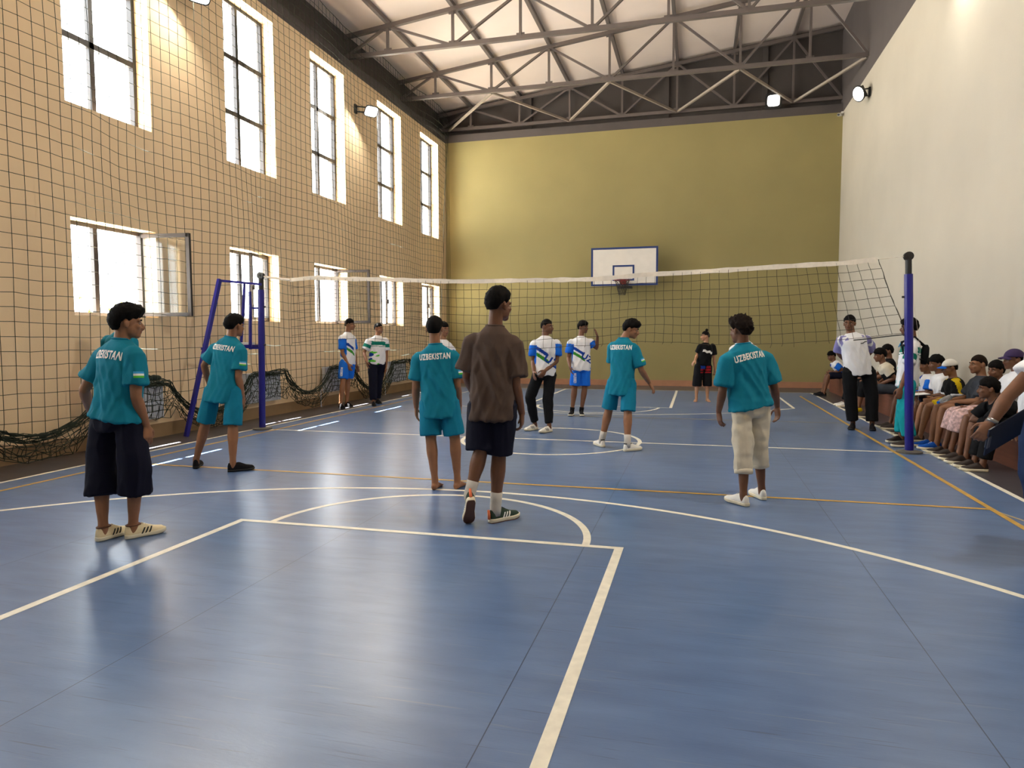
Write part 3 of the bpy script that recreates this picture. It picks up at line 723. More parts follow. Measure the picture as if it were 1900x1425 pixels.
def foot_frame(heel, toe, upv=None):
    d = (toe - heel); L = d.length; d.normalize(); z = upv or V((0,0,1)); s = d.cross(z).normalized(); z = s.cross(d); return d, s, z, L
OUT = [(0, .020), (.03, .028), (.10, .0335), (.25, .0345), (.42, .034), (.58, .040), (.72, .0455), (.84, .043), (.93, .033), (.985, .017)]
def shoe(heel, toe, k, parent, org, style, upv=None, slant=1):
    d, s, z, L = foot_frame(heel, toe, upv); L = .285*k
    up_m, sole_m = style['upper'], style['sole']; root = None
    hs = style.get('sole_h', .034)*k
    mb = MB(); rings = []
    for hh, sc in ((0.004*k, .93), (.010*k, 1.02), (hs*.8, 1.05), (hs, 1.0)):
        rings.append([heel + d*(t*L + (-.006*k if t == 0 else 0)) + s*(w*k*sc) + z*(hh + (.012*k*max(0, t-.75)*4*(1 if hh < hs*.5 else .7) if True else 0)) for t, w in OUT] + [heel + d*(t*L) - s*(w*k*sc) + z*(hh + .012*k*max(0, t-.75)*4*(1 if hh < hs*.5 else .7)) for t, w in OUT[::-1]])
    mb.loft(rings); so_ = mb
    mb = MB(); rings = []
    prof = [(.0, .070, .80), (.03, .096, .95), (.10, .104, 1.), (.20, .100, 1.), (.30, .098, 1.), (.38, .102, 1.), (.46, .098, .98), (.56, .085, .99), (.68, .070, .99), (.80, .061, .98), (.90, .052, .95), (.965, .036, .82)]
    def wid(t):
        for (a, p), (b, q) in zip(OUT[:-1], OUT[1:]):
            if t <= b: return p + (q-p)*(t-a)/(b-a)
        return OUT[-1][1]
    for t, h, sc in prof:
        c = heel + d*(t*L) + z*(hs*.7 + .012*k*max(0, t-.75)*3); ring = []; w = wid(t)*k*sc; hh = h*k - hs*.7
        for q in range(18):
            a = PI*q/17; ca, sa = math.cos(a), math.sin(a)
            nar = 1 - .28*sa**2*(1 if .12 < t < .6 else .6)
            ring.append(c + s*(w*nar*math.copysign(abs(ca)**.75, ca)) + z*(hh*sa**.85))
        rings.append(ring)
    mb.loft(rings)
    up_ = mb.build('shoe', up_m, parent, True)
    so_.build('sole', sole_m, up_, True)
    if style.get('out'):
        m2 = MB(); m2.loft([[heel + d*(t*L) + s*(w*k*.96) + z*(q + .012*k*max(0, t-.75)*4) for t, w in OUT] + [heel + d*(t*L) - s*(w*k*.96) + z*(q + .012*k*max(0, t-.75)*4) for t, w in OUT[::-1]] for q in (.0, .006*k)])
        m2.build('outsole', style['out'], up_, False)
    bv = BVHTree.FromPolygons([tuple(p) for p in mb.v], mb.f)
    if style.get('stripe'):
        for sd in (-1, 1):
            for q in range(3):
                vs, fs = grid2d(.012*k, .045*k, 2, 6)
                vs = [(a + b*.55, b) for a, b in vs]
                project(bv, vs, fs, heel + d*(L*(.40 + .085*q)) + s*(sd*.1) + z*(.048*k), d, z, -s*sd, [style['stripe']], [0]*len(fs), 'stripe', up_, org, .0015, .05, .2)
    if style.get('tab'):
        m2 = MB(); m2.tube([heel + z*(.03*k) - d*.004, heel + z*(.065*k) - d*.006, heel + z*(.10*k) - d*.012], [.012*k, .011*k, .009*k], 8); m2.build('heel_tab', style['tab'], up_, True)
    if style.get('collar'):
        m2 = MB(); m2.tube([heel + d*(L*(.02+.18 + .17*math.cos(a*PI/10))) + s*(.032*k*math.sin(a*PI/10)) + z*(.100*k) for a in range(21)], .007*k, 8); m2.build('collar', style['collar'], up_, True)
    if style.get('lace'):
        m2 = MB()
        for q in range(4): c = heel + d*(L*(.42+.055*q)) + z*((.100 - .0085*q)*k); m2.tube([c + s*.016*k, c + z*.004 + s*0, c - s*.016*k], .003*k, 6)
        m2.build('lace', style['lace'], up_, True)
    return up_
SH = {
 'cream3': dict(upper=M_shoeW, sole=M_sole, stripe=M_solek, lace=M_white, collar=M_gum),
 'black': dict(upper=M_shoeK, sole=M_solek, sole_h=.024), 'green3': dict(upper=M_shoeG, sole=M_sole, out=M_gum, stripe=M_letter, tab=M_orange, lace=M_solek),
 'bw': dict(upper=M_whitel, sole=M_sole, stripe=M_solek, out=M_solek, lace=M_solek), 'white': dict(upper=M_whitel, sole=M_sole, lace=M_white),
 'whitek': dict(upper=M_whitel, sole=M_sole, lace=M_solek, collar=M_solek), 'blue': dict(upper=M_shoeB, sole=M_sole, lace=M_white), 'brown': dict(upper=mat('dark_brown_leather', (44, 30, 25), .6), sole=M_sole),
 'blackw': dict(upper=M_shoeK, sole=M_sole, out=M_solek)}

FU = {'L': 'footUpLeft', 'R': 'footUpRight'}
def person(p):
    J = {n: V(q) for n, q in p['J'].items()}; k = p['k']; vox = p.get('vox', .008)
    org = V(((J['hlL'].x + J['hlR'].x + J['toL'].x + J['toR'].x)/4, (J['hlL'].y + J['hlR'].y + J['toL'].y + J['toR'].y)/4, 0))
    root = thing('person', p['label'], 'person', org, p.get('group'))
    nk = J['neck']; hm = (J['hipL'] + J['hipR'])/2; sm = (J['shL'] + J['shR'])/2
    right = (J['shR'] - J['shL']); sw = right.length/2; right.normalize(); up = (nk - hm).normalized(); right = (right - up*right.dot(up)).normalized(); fwd = up.cross(right)
    hr = (J['hipR'] - J['hipL']); hr = (hr - V((0,0,1))*hr.z*.5).normalized(); hf = V((0,0,1)).cross(hr).normalized() if not p.get('sit') else fwd
    if p.get('sit'): hr = right
    HF = V(p['hfwd']).normalized(); HZ = V((0,0,1)); tilt = p.get('tilt', 0.); HR = HF.cross(HZ).normalized(); HU = HR.cross(HF).normalized()
    HF2 = (HF*math.cos(tilt) - HU*math.sin(tilt)); HU2 = HR.cross(HF2); R = Matrix((HR, HF2, HU2)).transposed()
    hk = p.get('hk', k); hc = J['head']; fat = p.get('fat', 1.)
    T = nk - hm; TL = T.length; pos = lambda t: hm + T*t
    # spine curve pushes mid back outwards when leaning
    bow = p.get('bow', .0); cen = lambda t: pos(t) - fwd*(bow*math.sin(PI*max(0, min(1, t))))
    # ---------------- body
    mb = MB()
    prof = [(-.10, .105, .085, .09), (-.02, .158, .10, .115), (.10, .150, .098, .10), (.35, .128, .092, .085), (.58, .146, .105, .095), (.78, min(.165, sw/k*.92), .108, .10), (.90, min(.15, sw/k*.85), .085, .085), (.97, .095, .06, .065), (1.03, .055, .05, .05)]
    mb.loft([ering(cen(t), right if t > .2 else (right*.5 + hr*.5).normalized(), fwd if t > .2 else (fwd*.5 + hf*.5).normalized(), a*k*fat, b*k*fat, c*k*fat) for t, a, b, c in prof])
    limb(mb, [nk - up*.03*k, nk.lerp(hc + R @ V((0, -.03, -.05))*hk, .5), hc + R @ V((0, -.022, -.02))*hk], [.060*k*fat, .053*k*fat, .054*k], 16)
    build_head(mb, hc, R, hk)
    for S_, sg in (('L', -1), ('R', 1)):
        sh, el, wr = J['sh'+S_], J['el'+S_], J['wr'+S_]; sh_in = sh - right*(sg*.02*k)
        ua, fa = el - sh, wr - el; rr = p.get('arm', 1.)*k
        limb(mb, [sh_in, sh.lerp(el, .30), sh.lerp(el, .7), el, el.lerp(wr, .25), el.lerp(wr, .65), wr], [.052*rr, .049*rr, .043*rr, .038*rr, .041*rr, .033*rr, .0255*rr], 14, 3)
        hd = J['fg'+S_] - wr if 'fg'+S_ in J else fa
        if hd.length < .03: hd = fa
        body_dir = (cen(.2) - wr); pn = p.get('palm'+S_); pn = V(pn) if pn else (body_dir - hd.normalized()*body_dir.dot(hd.normalized()))
        sd = p.get('thumb'+S_); sd = V(sd) if sd else fwd*1.0 + up*.1
        if sd.cross(hd).length < .05: sd = up
        hand(mb, wr - hd.normalized()*.004, hd, pn, sd, k*1.0, p.get('curl'+S_, .30), max(.0085, vox*1.15))
        hp_, kn, an = J['hip'+S_], J['kn'+S_], J['an'+S_]; lr = p.get('leg', 1.)*k
        limb(mb, [hp_ - (hp_-hm)*.15, hp_.lerp(kn, .35), hp_.lerp(kn, .8), kn, kn.lerp(an, .28), kn.lerp(an, .62), kn.lerp(an, .9), an], [.088*lr, .080*lr, .060*lr, .054*lr, .0575*lr, .044*lr, .034*lr, .036*lr], 16, 3)
        cb = (kn.lerp(an, .28)); bk = -(J['to'+S_] - J['hl'+S_]).normalized(); mb.ball(cb + bk*.016*lr, (.044*lr, .044*lr, .085*lr), nu=12, nv=8)
        hl, to = J['hl'+S_], J['to'+S_]; d, s, z, L = foot_frame(hl, to, V(p[FU[S_]]) if FU[S_] in p else None); L = .25*k
        limb(mb, [an, hl + d*.045*k + z*.045*k], [.036*k, .034*k], 12, 2)
        bare = p.get('shoe') is None; f = 1. if bare else .8
        rg = [ering(hl + d*(t*L) + z*(h*.5*k + .002), s, z, w*k*f, h*.5*k*f, n=14, e=.8) for t, w, h in ((.01, .020, .045), (.06, .030, .062), (.2, .031, .075), (.42, .033, .07), (.62, .041, .05), (.76, .045, .036), (.82, .04, .028))]
        mb.loft(rg)
        if bare:
            for q, (o_, l_, r_) in enumerate(((-.029, .045, .0115), (-.010, .046, .009), (.006, .042, .0085), (.020, .036, .008), (.033, .028, .0075))):
                sg2 = sg; b = hl + d*(.80*L) + s*(o_*sg2*k) + z*(.011*k); limb(mb, [b, b + d*(l_*k)], [r_*k, r_*k*.9], 8, 2)
    me = remesh(mb, vox, 2, .5)
    body = put(me, 'body', skin_mats(p['tone']), root, org)
    lc = hc + R @ V((0, .094, -.060))*hk
    for po in me.polygons:
        q = R.transposed() @ (po.center + org - lc)
        if (q.x/(.024*hk))**2 + (q.z/(.0085*hk))**2 < 1 and abs(q.y) < .03: po.material_index = 1
    for s in (-1, 1):
        ec = hc + R @ V((s*.031, .0775, .001))*hk
        mb = MB(); mb.ball(ec, (.0130*hk, .0105*hk, .0055*hk), R, 12, 8); ey = mb.build('eye', M_eye, body, True)
        mb = MB(); mb.ball(ec + R @ V((0, .0085, 0))*hk, (.0058*hk, .0030*hk, .0052*hk), R, 10, 6); mb.build('iris', M_iris, body, True) if False else mb.build('iris', M_iris, body, True)
        mb = MB(); mb.tube([hc + R @ V((s*x, y, z))*hk for x, y, z in ((.014, .0915, .022), (.03, .0905, .028), (.047, .078, .023))], [.0042*hk, .005*hk, .003*hk], 8); mb.build('eyebrow', M_hair, body, True)
    if p.get('beard'):
        pass
    # ---------------- hair or cap
    if p.get('hair') is not None: build_hair(hc, R, hk, p['hair'], 'hair', root, org, M_hairb if p.get('hairb') else M_hair)
    if p.get('cap'):
        a_, b_ = p['cap']; mb = MB(); rings = []
        for j in range(9):
            th = PI/2*j/8.3; rings.append([hc + R @ V((.089*math.cos(th)*math.sin(q*PI/14), -.01 + .108*math.cos(th)*math.cos(q*PI/14), .035 + .098*math.sin(th)))*hk for q in range(28)])
        mb.loft(rings); cp = mb.build('cap', a_, root, True)
        mb = MB(); top = []; n = 14
        for q in range(n + 1):
            x = -.07 + .14*q/n; y0 = .10*math.sqrt(max(0, 1 - (x/.1)**2)); top.append((x, y0, .065*math.sqrt(max(0, 1 - (x/.075)**2))))
        vs = [hc + R @ V((x, y - .015, .042 - 6*x*x))*hk for x, y, l in top] + [hc + R @ V((x, y + l, .022 - 4*x*x))*hk for x, y, l in top]
        vs += [v_ + R @ V((0, 0, .005))*hk for v_ in vs]; m_ = n + 1
        mb.add(vs, [(i, i+1, m_+i+1, m_+i) for i in range(n)] + [(2*m_+i, 3*m_+i, 3*m_+i+1, 2*m_+i+1) for i in range(n)] + [(m_+i, m_+i+1, 3*m_+i+1, 3*m_+i) for i in range(n)]); mb.build('cap_brim', b_, cp, True)
    # ---------------- shirt
    st = p['shirt']; loose = st.get('loose', 1.); hem = st.get('hem', -.10); hw = st.get('hw', .0)
    mb = MB(); a2 = max(.150, sw/k*.93)
    prof = [(1.035, .064, .058, .058), (1.0, .085, .068, .070), (.955, a2*.70, .082, .086), (.905, a2*.93, .105, .100), (.82, a2*.99, .124, .112), (.70, a2*.97*loose, .132, .118), (.50, a2*.95*loose, .130, .116), (.28, a2*.96*loose, .130, .118), (.10, (a2*.98 + hw*.4)*loose, .132, .126), (hem, (a2*.99 + hw)*loose, .132 + hw*.5, .130 + hw*.5)]
    if hem > .02: prof = [q for q in prof if q[0] > hem] + [(hem, a2*.97*loose, .128, .122)]
    q_ = []
    tl = st.get('hemtilt', 0.)
    for t, a, b, c in prof:
        w_ = max(0, min(1, (.25 - t)/.3)); rr_ = (right*(1-w_*.6) + hr*w_*.6).normalized(); ff = (fwd*(1-w_*.6) + hf*w_*.6).normalized()
        ring = ering(cen(max(t, -.42)), rr_, ff, a*k*fat, b*k*fat*loose, c*k*fat*loose, n=36)
        if t <= hem + 1e-6: ring = [v_ + up*(tl*(v_ - cen(t)).dot(right)) for v_ in ring]
        q_.append(ring)
    mb.loft(q_)
    sl_ = st.get('sleeve', .72)
    for S_, sg in (('L', -1), ('R', 1)):
        sh, el = J['sh'+S_], J['el'+S_]; a_ = sh - right*(sg*.045*k) - up*.02*k; e_ = sh.lerp(el, sl_); e1 = sh.lerp(el, sl_*.5)
        m_ = st.get('sw', 1.)
        flat_limb(mb, [a_, sh.lerp(el, .08) - up*.004, e1, e_], [.076*k, .071*k*m_, .073*k*m_, .080*k*m_])
        mb.ball(sh - up*.012*k - right*(sg*.012*k), .067*k, nu=14, nv=10)
    vs_ = max(.009, vox*1.3)
    me = remesh(mb, vs_, 4, .5)
    amp = st.get('fold', .014)*k; sd = p.get('seed', 1)*3.7
    me.calc_loop_triangles() if hasattr(me, 'calc_loop_triangles') else None
    nor = [v_.normal.copy() for v_ in me.vertices]
    lb = V(st.get('lean', (0, 0, 0)))
    for v_, n_ in zip(me.vertices, nor):
        q = v_.co - hm; u, h_, w_ = q.dot(right), q.dot(up)/TL, q.dot(fwd); fd = max(0., min(1., (1.05 - h_)/.5))
        f1 = noise.noise(V(((u + .25*h_)*10., w_*10., h_*1.1 + sd))); f2 = noise.noise(V(((u - .2*h_)*22., w_*22., h_*2.6 + sd + 9)))
        f3 = noise.noise(V((u*7., w_*7., h_*9. + sd + 4)))*max(0, 1 - abs(h_ - hem - .05)/.35) if st.get('blouse') else 0.
        v_.co += n_*(amp*((1 - abs(f1)*2)*.9 + f2*.7 + f3*.9)*fd - .002)
    zmin = st.get('zmin')
    pat = PAT.get(st['pat'][0]) if isinstance(st['pat'], tuple) else None
    mats = list(st['pat'][1]) if pat else [st['pat']]
    shirt = put(me, 'shirt', mats, root, org)
    bvh = BVHTree.FromPolygons([tuple(v_.co + org) for v_ in me.vertices], [tuple(f.vertices) for f in me.polygons])
    if pat:
        arms = [(J['shL'], J['elL']), (J['shR'], J['elR'])]
        for po in me.polygons:
            q = po.center + org; d_ = q - hm; u, w_ = d_.dot(right)/k, d_.dot(fwd)/k; v_ = d_.dot(up)/k; sv = 0.; ss = 0
            for (a_, b_), sg in zip(arms, (-1, 1)):
                ab = b_ - a_; t = max(0, min(1, (q - a_).dot(ab)/ab.dot(ab))); dist = (q - a_ - ab*t).length
                if dist < .105*k and sg*u > sw/k*.80 - .0 and (t > .05 or sg*u > sw/k*.93): sv, ss = max(t, .001), sg
            po.material_index = pat(u, v_, w_, sv, ss, TL/k, hem*TL/k)
    # collar
    if st.get('collar'):
        mb = MB(); mb.tube([cen(1.02) + right*(.066*k*math.cos(a*PI/14)) + fwd*((.062 if math.sin(a*PI/14) > 0 else .06)*k*math.sin(a*PI/14)) - up*(.028*k*max(0, math.sin(a*PI/14))) + up*.004 for a in range(29)], .0085*k, 8); mb.build('collar', st['collar'], shirt, True)
    for dc in st.get('decals', []): decal(dc, bvh, shirt, org, k, cen, right, up, fwd, J, sw)
    # ---------------- trousers, shorts
    lo = p['lower']; he = lo['hem']; lm = lo['mat']; wide = lo.get('wide', 1.); lz = lo.get('leg', [.098, .094, .088, .078, .07])
    mb = MB(); top = lo.get('top', .16)
    pr = [(top, .138, .108, .102), (.06, .150, .114, .115), (-.02, .156, .116, .122), (-.09, .155, .110, .118), (-.16, .12, .09, .10)]
    mb.loft([ering(hm + (up if p.get('sit') else (up*.4 + V((0,0,.6))))*(t*TL), hr if not p.get('sit') else right, hf if not p.get('sit') else fwd, a*k*fat*lo.get('hipw', 1.), b*k*fat*lo.get('hipd', 1.), c*k*fat*lo.get('hipd', 1.)) for t, a, b, c in pr])
    for S_, sg in (('L', -1), ('R', 1)):
        hp_, kn, an = J['hip'+S_], J['kn'+S_], J['an'+S_]; h_ = lo.get('hem'+S_, he)
        pts = [hp_, hp_.lerp(kn, .5), kn] if h_ >= 1 else [hp_, hp_.lerp(kn, h_*.5), hp_.lerp(kn, h_)]
        if h_ > 1: pts += [kn.lerp(an, (h_-1)*.5), kn.lerp(an, h_-1)]
        flat_limb(mb, pts, [q*k*wide*(fat*.5+.5) for q in lz[:len(pts)]])
        if h_ > 1: mb.ball(kn, lz[2]*k*wide*.99*(fat*.5+.5))
        mb.ball(hp_, lz[0]*k*wide*.88*(fat*.5+.5))
    me = remesh(mb, vs_, 4, .5); amp = lo.get('fold', .007)*k; nor = [v_.normal.copy() for v_ in me.vertices]
    for v_, n_ in zip(me.vertices, nor):
        q = v_.co - hm; f1 = noise.noise(V((q.dot(right)*13, q.dot(fwd)*13, q.z*3. + sd))); f2 = noise.noise(V((q.x*9, q.y*9, q.z*16. + sd)))
        v_.co += n_*(amp*(.8 - abs(f1)*2 + f2*lo.get('crump', .4)) - .001)
    lp = PAT.get(lm[0]) if isinstance(lm, tuple) else None
    low = put(me, lo.get('name', 'shorts'), list(lm[1]) if lp else [lm], root, org)
    if lp:
        for po in me.polygons:
            q = po.center + org; d_ = q - hm; po.material_index = lp(d_.dot(hr)/k, d_.z/k, d_.dot(hf)/k, 0, 0, TL/k, 0)
    if lo.get('cuff'):
        for S_ in 'LR':
            kn, an = J['kn'+S_], J['an'+S_]; c = kn.lerp(an, lo.get('hem'+S_, he)-1); d = (an-kn).normalized(); mb = MB(); mb.tube([c - d*.03, c - d*.015, c + d*.012, c + d*.02], [.074*k, .084*k, .084*k, .066*k], 16); mb.build('cuff', lm, low, True)
    if lo.get('decals'):
        bv2 = BVHTree.FromPolygons([tuple(v_.co + org) for v_ in me.vertices], [tuple(f.vertices) for f in me.polygons])
        for dc in lo['decals']:
            vs, fs = text_mesh(dc['t'], dc['w'], dc['h']); a_ = dc.get('rot', 0); vs = [(x*math.cos(a_) - y*math.sin(a_), x*math.sin(a_) + y*math.cos(a_)) for x, y in vs]
            dr = -(hf*dc['f'] + hr*dc['r']).normalized(); ru = (V((0,0,1)).cross(-dr)).normalized()
            project(bv2, vs, fs, J['hip'+dc['leg']].lerp(J['kn'+dc['leg']], dc['at']), ru, V((0,0,1)), dr, [dc['m']], [0]*len(fs), 'lettering', low, org)
    # ---------------- socks and shoes
    for S_ in 'LR':
        kn, an, hl, to = J['kn'+S_], J['an'+S_], J['hl'+S_], J['to'+S_]
        if p.get('sock'):
            c_, t_ = p['sock'] if isinstance(p['sock'], tuple) else (p['sock'], .72)
            d, s, z, L = foot_frame(hl, to, V(p[FU[S_]]) if FU[S_] in p else None)
            mb = MB(); a_ = kn.lerp(an, t_); mb.tube([a_, a_.lerp(an, .5), an, hl + d*.055*k + z*.05*k], [.046*k, .0435*k, .043*k, .038*k], 16); so_ = mb.build('sock', c_, root, True)
        if p.get('shoe'): shoe(hl, to, k, root, org, SH[p['shoe']], V(p[FU[S_]]) if FU[S_] in p else None)
    for ex in p.get('extra', []): EXTRA[ex](p, J, root, org, k, cen, right, up, fwd, hc, R, hk, bvh)
    return root

def decal(dc, bvh, parent, org, k, cen, right, up, fwd, J, sw):
    kind = dc['k']
    if kind == 'text':
        vs, fs = text_mesh(dc['t'], dc['w']*k, dc['h']*k, dc.get('slant', 0), dc.get('arc', 0), dc.get('step', .014), dc.get('bold', .034)); a_ = dc.get('rot', 0)
        vs = [(x*math.cos(a_) - y*math.sin(a_), x*math.sin(a_) + y*math.cos(a_)) for x, y in vs]
        if dc.get('front'): o = cen(dc['at']) + right*(dc.get('u', 0)*k); project(bvh, vs, fs, o, -right, up, -fwd, [dc['m']], [0]*len(fs), dc.get('n', 'front_lettering'), parent, org)
        else: o = cen(dc['at']) + right*(dc.get('u', 0)*k); project(bvh, vs, fs, o, right, up, fwd, [dc['m']], [0]*len(fs), 'back_lettering', parent, org)
    elif kind == 'flag':
        S_, sg = ('R', 1) if dc['arm'] == 'R' else ('L', -1); sh, el = J['sh'+S_], J['el'+S_]; ax = (sh - el).normalized(); out = (right*sg*dc.get('out', 1.) - fwd*dc.get('back', .25)); out = (out - ax*out.dot(ax)).normalized()
        nu, nv = 6, 6; vs, fs = grid2d(.07*k, .045*k, nu, nv); fm = [0 if j < 2 else (1 if j < 4 else 2) for j in range(nv) for i in range(nu)]
        project(bvh, vs, fs, sh.lerp(el, dc.get('at', .5)), out.cross(ax)*-1, ax, -out, [M_lgreen, M_letter, M_tealpatch], fm, 'flag_patch', parent, org)
    elif kind == 'poly':
        vs, fs = grid2d(dc['w']*k, dc['h']*k, 14, 5); a_ = dc.get('rot', 0)
        vs = [(x, y + dc.get('amp', 0)*math.sin(x/k*dc.get('fr', 60))) for x, y in vs]; vs = [(x*math.cos(a_) - y*math.sin(a_), x*math.sin(a_) + y*math.cos(a_)) for x, y in vs]
        project(bvh, vs, fs, cen(dc['at']) + right*(dc.get('u', 0)*k), -right, up, -fwd, [dc['m']], [0]*len(fs), 'print', parent, org)

# colour layouts of the printed shirts (u: to the wearer's right, v: up from the hips, w: forwards, sv/ss: along a sleeve)
def pat_uzb(u, v, w, sv, ss, TL, hem):
    if ss: return 1 if sv > .12 else 0
    if w > -.03:
        x = -u; z = v - hem
        if -.19 < x < .02 and abs(z - (.43 - .66*(x + .158))) < .030: return 2
        if -.19 < x < .045 and abs(z - (.335 - .66*(x + .158))) < .030: return 3
        if x > .10 and z < .17 - .8*(x - .10) and z > .02: return 0
    return 0
def pat_chest(u, v, w, sv, ss, TL, hem):
    z = v/TL
    if ss and sv > .30 and sv < .56: return 1
    if not ss and .66 < z < .80: return 1
    if not ss and .605 < z < .625: return 1
    if not ss and w > 0 and u > -.02 and z < .52:
        if noise.noise(V((u*9 + v*6, v*16, 2.))) > .22: return 2
        if u > .10 and noise.noise(V((u*9, v*14, 7.))) > .15: return 3
    return 0
def pat_stripes(u, v, w, sv, ss, TL, hem):
    if ss: return 1 if (int((w + .5)*34) % 2 == 0 or abs(w) > .03) and sv < .98 else 0
    if v > TL*.86 and abs(u) > .10 and w > -.08: return 1 if int((w + .5)*34) % 2 == 0 else 0
    return 0
def pat_yellow(u, v, w, sv, ss, TL, hem):
    if ss: return 2 if sv > .64 else (1 if abs(w - .02) < .035 else 0)
    return 1 if v > TL*.9 and abs(u) > .07 and abs(w) < .05 else 0
def pat_vest(u, v, w, sv, ss, TL, hem):
    if ss: return 0 if sv < .62 else 1
    return 0 if v > TL*.72 or abs(u) < .0 else 1
def pat_trk(u, v, w, sv, ss, TL, hem): return 1 if u < -.10 and abs(w + .01) < .022 and v < .1 else 0
def pat_flagshorts(u, v, w, sv, ss, TL, hem):
    if w > 0 and -.17 < v < .05 and abs(u) < .135: return (2 if u > .02 and v > -.07 else (1 if int((v + 1)*60) % 4 else 0)) if abs(u) > .012 else 0
    return 0
def pat_sleeve2(u, v, w, sv, ss, TL, hem): return 1 if ss and sv > .62 else 0
PAT = dict(uzb=pat_uzb, chest=pat_chest, stripes=pat_stripes, yellow=pat_yellow, vest=pat_vest, trk=pat_trk, flagshorts=pat_flagshorts, sleeve2=pat_sleeve2)
def ex_lanyard(p, J, root, org, k, cen, right, up, fwd, hc, R, hk, bvh):
    mb = MB(); mb.tube([cen(1.0) - right*.06 + fwd*.03, cen(.93) - right*.03 + fwd*.125, cen(.80) + fwd*.15, cen(.93) + right*.03 + fwd*.125, cen(1.0) + right*.06 + fwd*.03], .007, 6); mb.build('lanyard', M_tealpatch, root, True)
def ex_backpack(p, J, root, org, k, cen, right, up, fwd, hc, R, hk, bvh):
    mb = MB(); c = cen(.66) - fwd*(.165*k); mb.loft([ering(c + up*(t*k), right, fwd, a*k, b*k, n=20, e=.6) for t, a, b in ((-.13, .07, .03), (-.10, .09, .045), (.0, .095, .05), (.09, .085, .045), (.13, .05, .025))]); bp = mb.build('backpack', M_blackc, root, True)
    for s in (-1, 1):
        mb = MB(); mb.tube([c + up*.10*k + right*(s*.06*k), cen(.99) + right*(s*.10*k) + up*.035*k - fwd*.02, cen(.9) + right*(s*.115*k) + fwd*.13*k, cen(.62) + right*(s*.15*k) + fwd*.09*k, c - up*.09*k + right*(s*.08*k)], .012, 8); mb.build('strap', M_blackc, bp, True)
def ex_watch(p, J, root, org, k, cen, right, up, fwd, hc, R, hk, bvh):
    d = (J['wrL'] - J['elL']).normalized(); c = J['wrL'] - d*.02; mb = MB(); mb.tube([c - d*.012, c + d*.012], .034*k, 18); mb.tube([c - d*.014 + up*.034, c + d*.014 + up*.034], .016, 12); mb.build('wrist_watch', mat('steel_watch', (150, 148, 146), .3, metal=.8), root, True)
EXTRA = dict(lanyard=ex_lanyard, backpack=ex_backpack, watch=ex_watch)

person(dict(label='player in teal jersey and navy knee-length shorts with cream striped sneakers, seen from behind', k=1.0, hfwd=(0.683, 0.73, 0.0), tilt=0.02, vox=0.006, tone=(142, 98, 70), shoe='cream3', curlR=0.45, hair=dict(front=.40, side=.05, back=-.62, thick=.026, top=.012, fringe=.035, rough=.007, seed=1), shirt=dict(pat=M_teal, hem=.0, hw=.034, hemtilt=-.12, fold=.015, loose=1.02, collar=M_teal2, decals=[dict(k='text', t='UZBEKISTAN', at=.80, w=.32, h=.062, m=M_letter, arc=.010, slant=.12), dict(k='flag', arm='R', at=.50)]), lower=dict(mat=M_navy, hem=1.42, leg=[.088,.098,.108,.112,.116], wide=1.0, fold=.012, hipd=1.04, top=.16),
  J=dict(hlL=(-2.241,-5.657,0.0), toL=(-2.199,-5.391,0.0), anL=(-2.233,-5.603,0.095), hlR=(-2.088,-5.554,0.0), toR=(-1.964,-5.314,0.0), anR=(-2.062,-5.505,0.095), head=(-2.106,-5.437,1.578), neck=(-2.144,-5.457,1.448), shL=(-2.355,-5.411,1.355), elL=(-2.507,-5.452,1.082), wrL=(-2.678,-5.247,0.898), fgL=(-2.689,-5.151,0.837), hipL=(-2.301,-5.482,0.877), knL=(-2.291,-5.548,0.493), shR=(-1.965,-5.524,1.364), elR=(-1.954,-5.543,1.05), wrR=(-1.955,-5.455,0.827), fgR=(-1.941,-5.46,0.71), hipR=(-2.048,-5.528,0.896), knR=(-2.02,-5.506,0.508))))
person(dict(label='player in teal jersey, teal shorts and black slip-on shoes beside the umpire stand', k=1.0, hfwd=(0.236, 0.972, 0.0), tilt=0, vox=0.007, tone=(142, 98, 70), shoe='black', hair=dict(front=.42, side=.05, back=-.40, thick=.014, top=.016, fringe=.02, backvol=.014, rough=.006, seed=2), shirt=dict(pat=M_teal, hem=-.24, hw=.012, loose=1.02, collar=M_teal2, decals=[dict(k='text', t='UZBEKISTAN', at=.80, w=.32, h=.062, m=M_letter, slant=.1), dict(k='flag', arm='R', at=.5)]), lower=dict(mat=M_teal2, hem=.98, leg=[.088,.092,.098,.1,.1], fold=.009, hipw=.95),
  J=dict(hlL=(-3.49,-3.11,0.0), toL=(-3.619,-2.873,-0.0), anL=(-3.516,-3.061,0.095), hlR=(-3.011,-3.183,0.0), toR=(-2.827,-2.986,0.0), anR=(-2.974,-3.143,0.095), head=(-3.043,-2.942,1.592), neck=(-3.088,-2.963,1.461), shL=(-3.302,-2.939,1.36), elL=(-3.463,-2.944,1.157), wrL=(-3.521,-2.801,0.94), fgL=(-3.515,-2.764,0.853), hipL=(-3.301,-3.013,0.899), knL=(-3.396,-3.033,0.509), shR=(-2.925,-3.016,1.345), elR=(-2.945,-3.044,1.031), wrR=(-2.955,-2.963,0.804), fgR=(-2.966,-2.976,0.662), hipR=(-3.014,-3.031,0.889), knR=(-3.0,-3.088,0.501))))
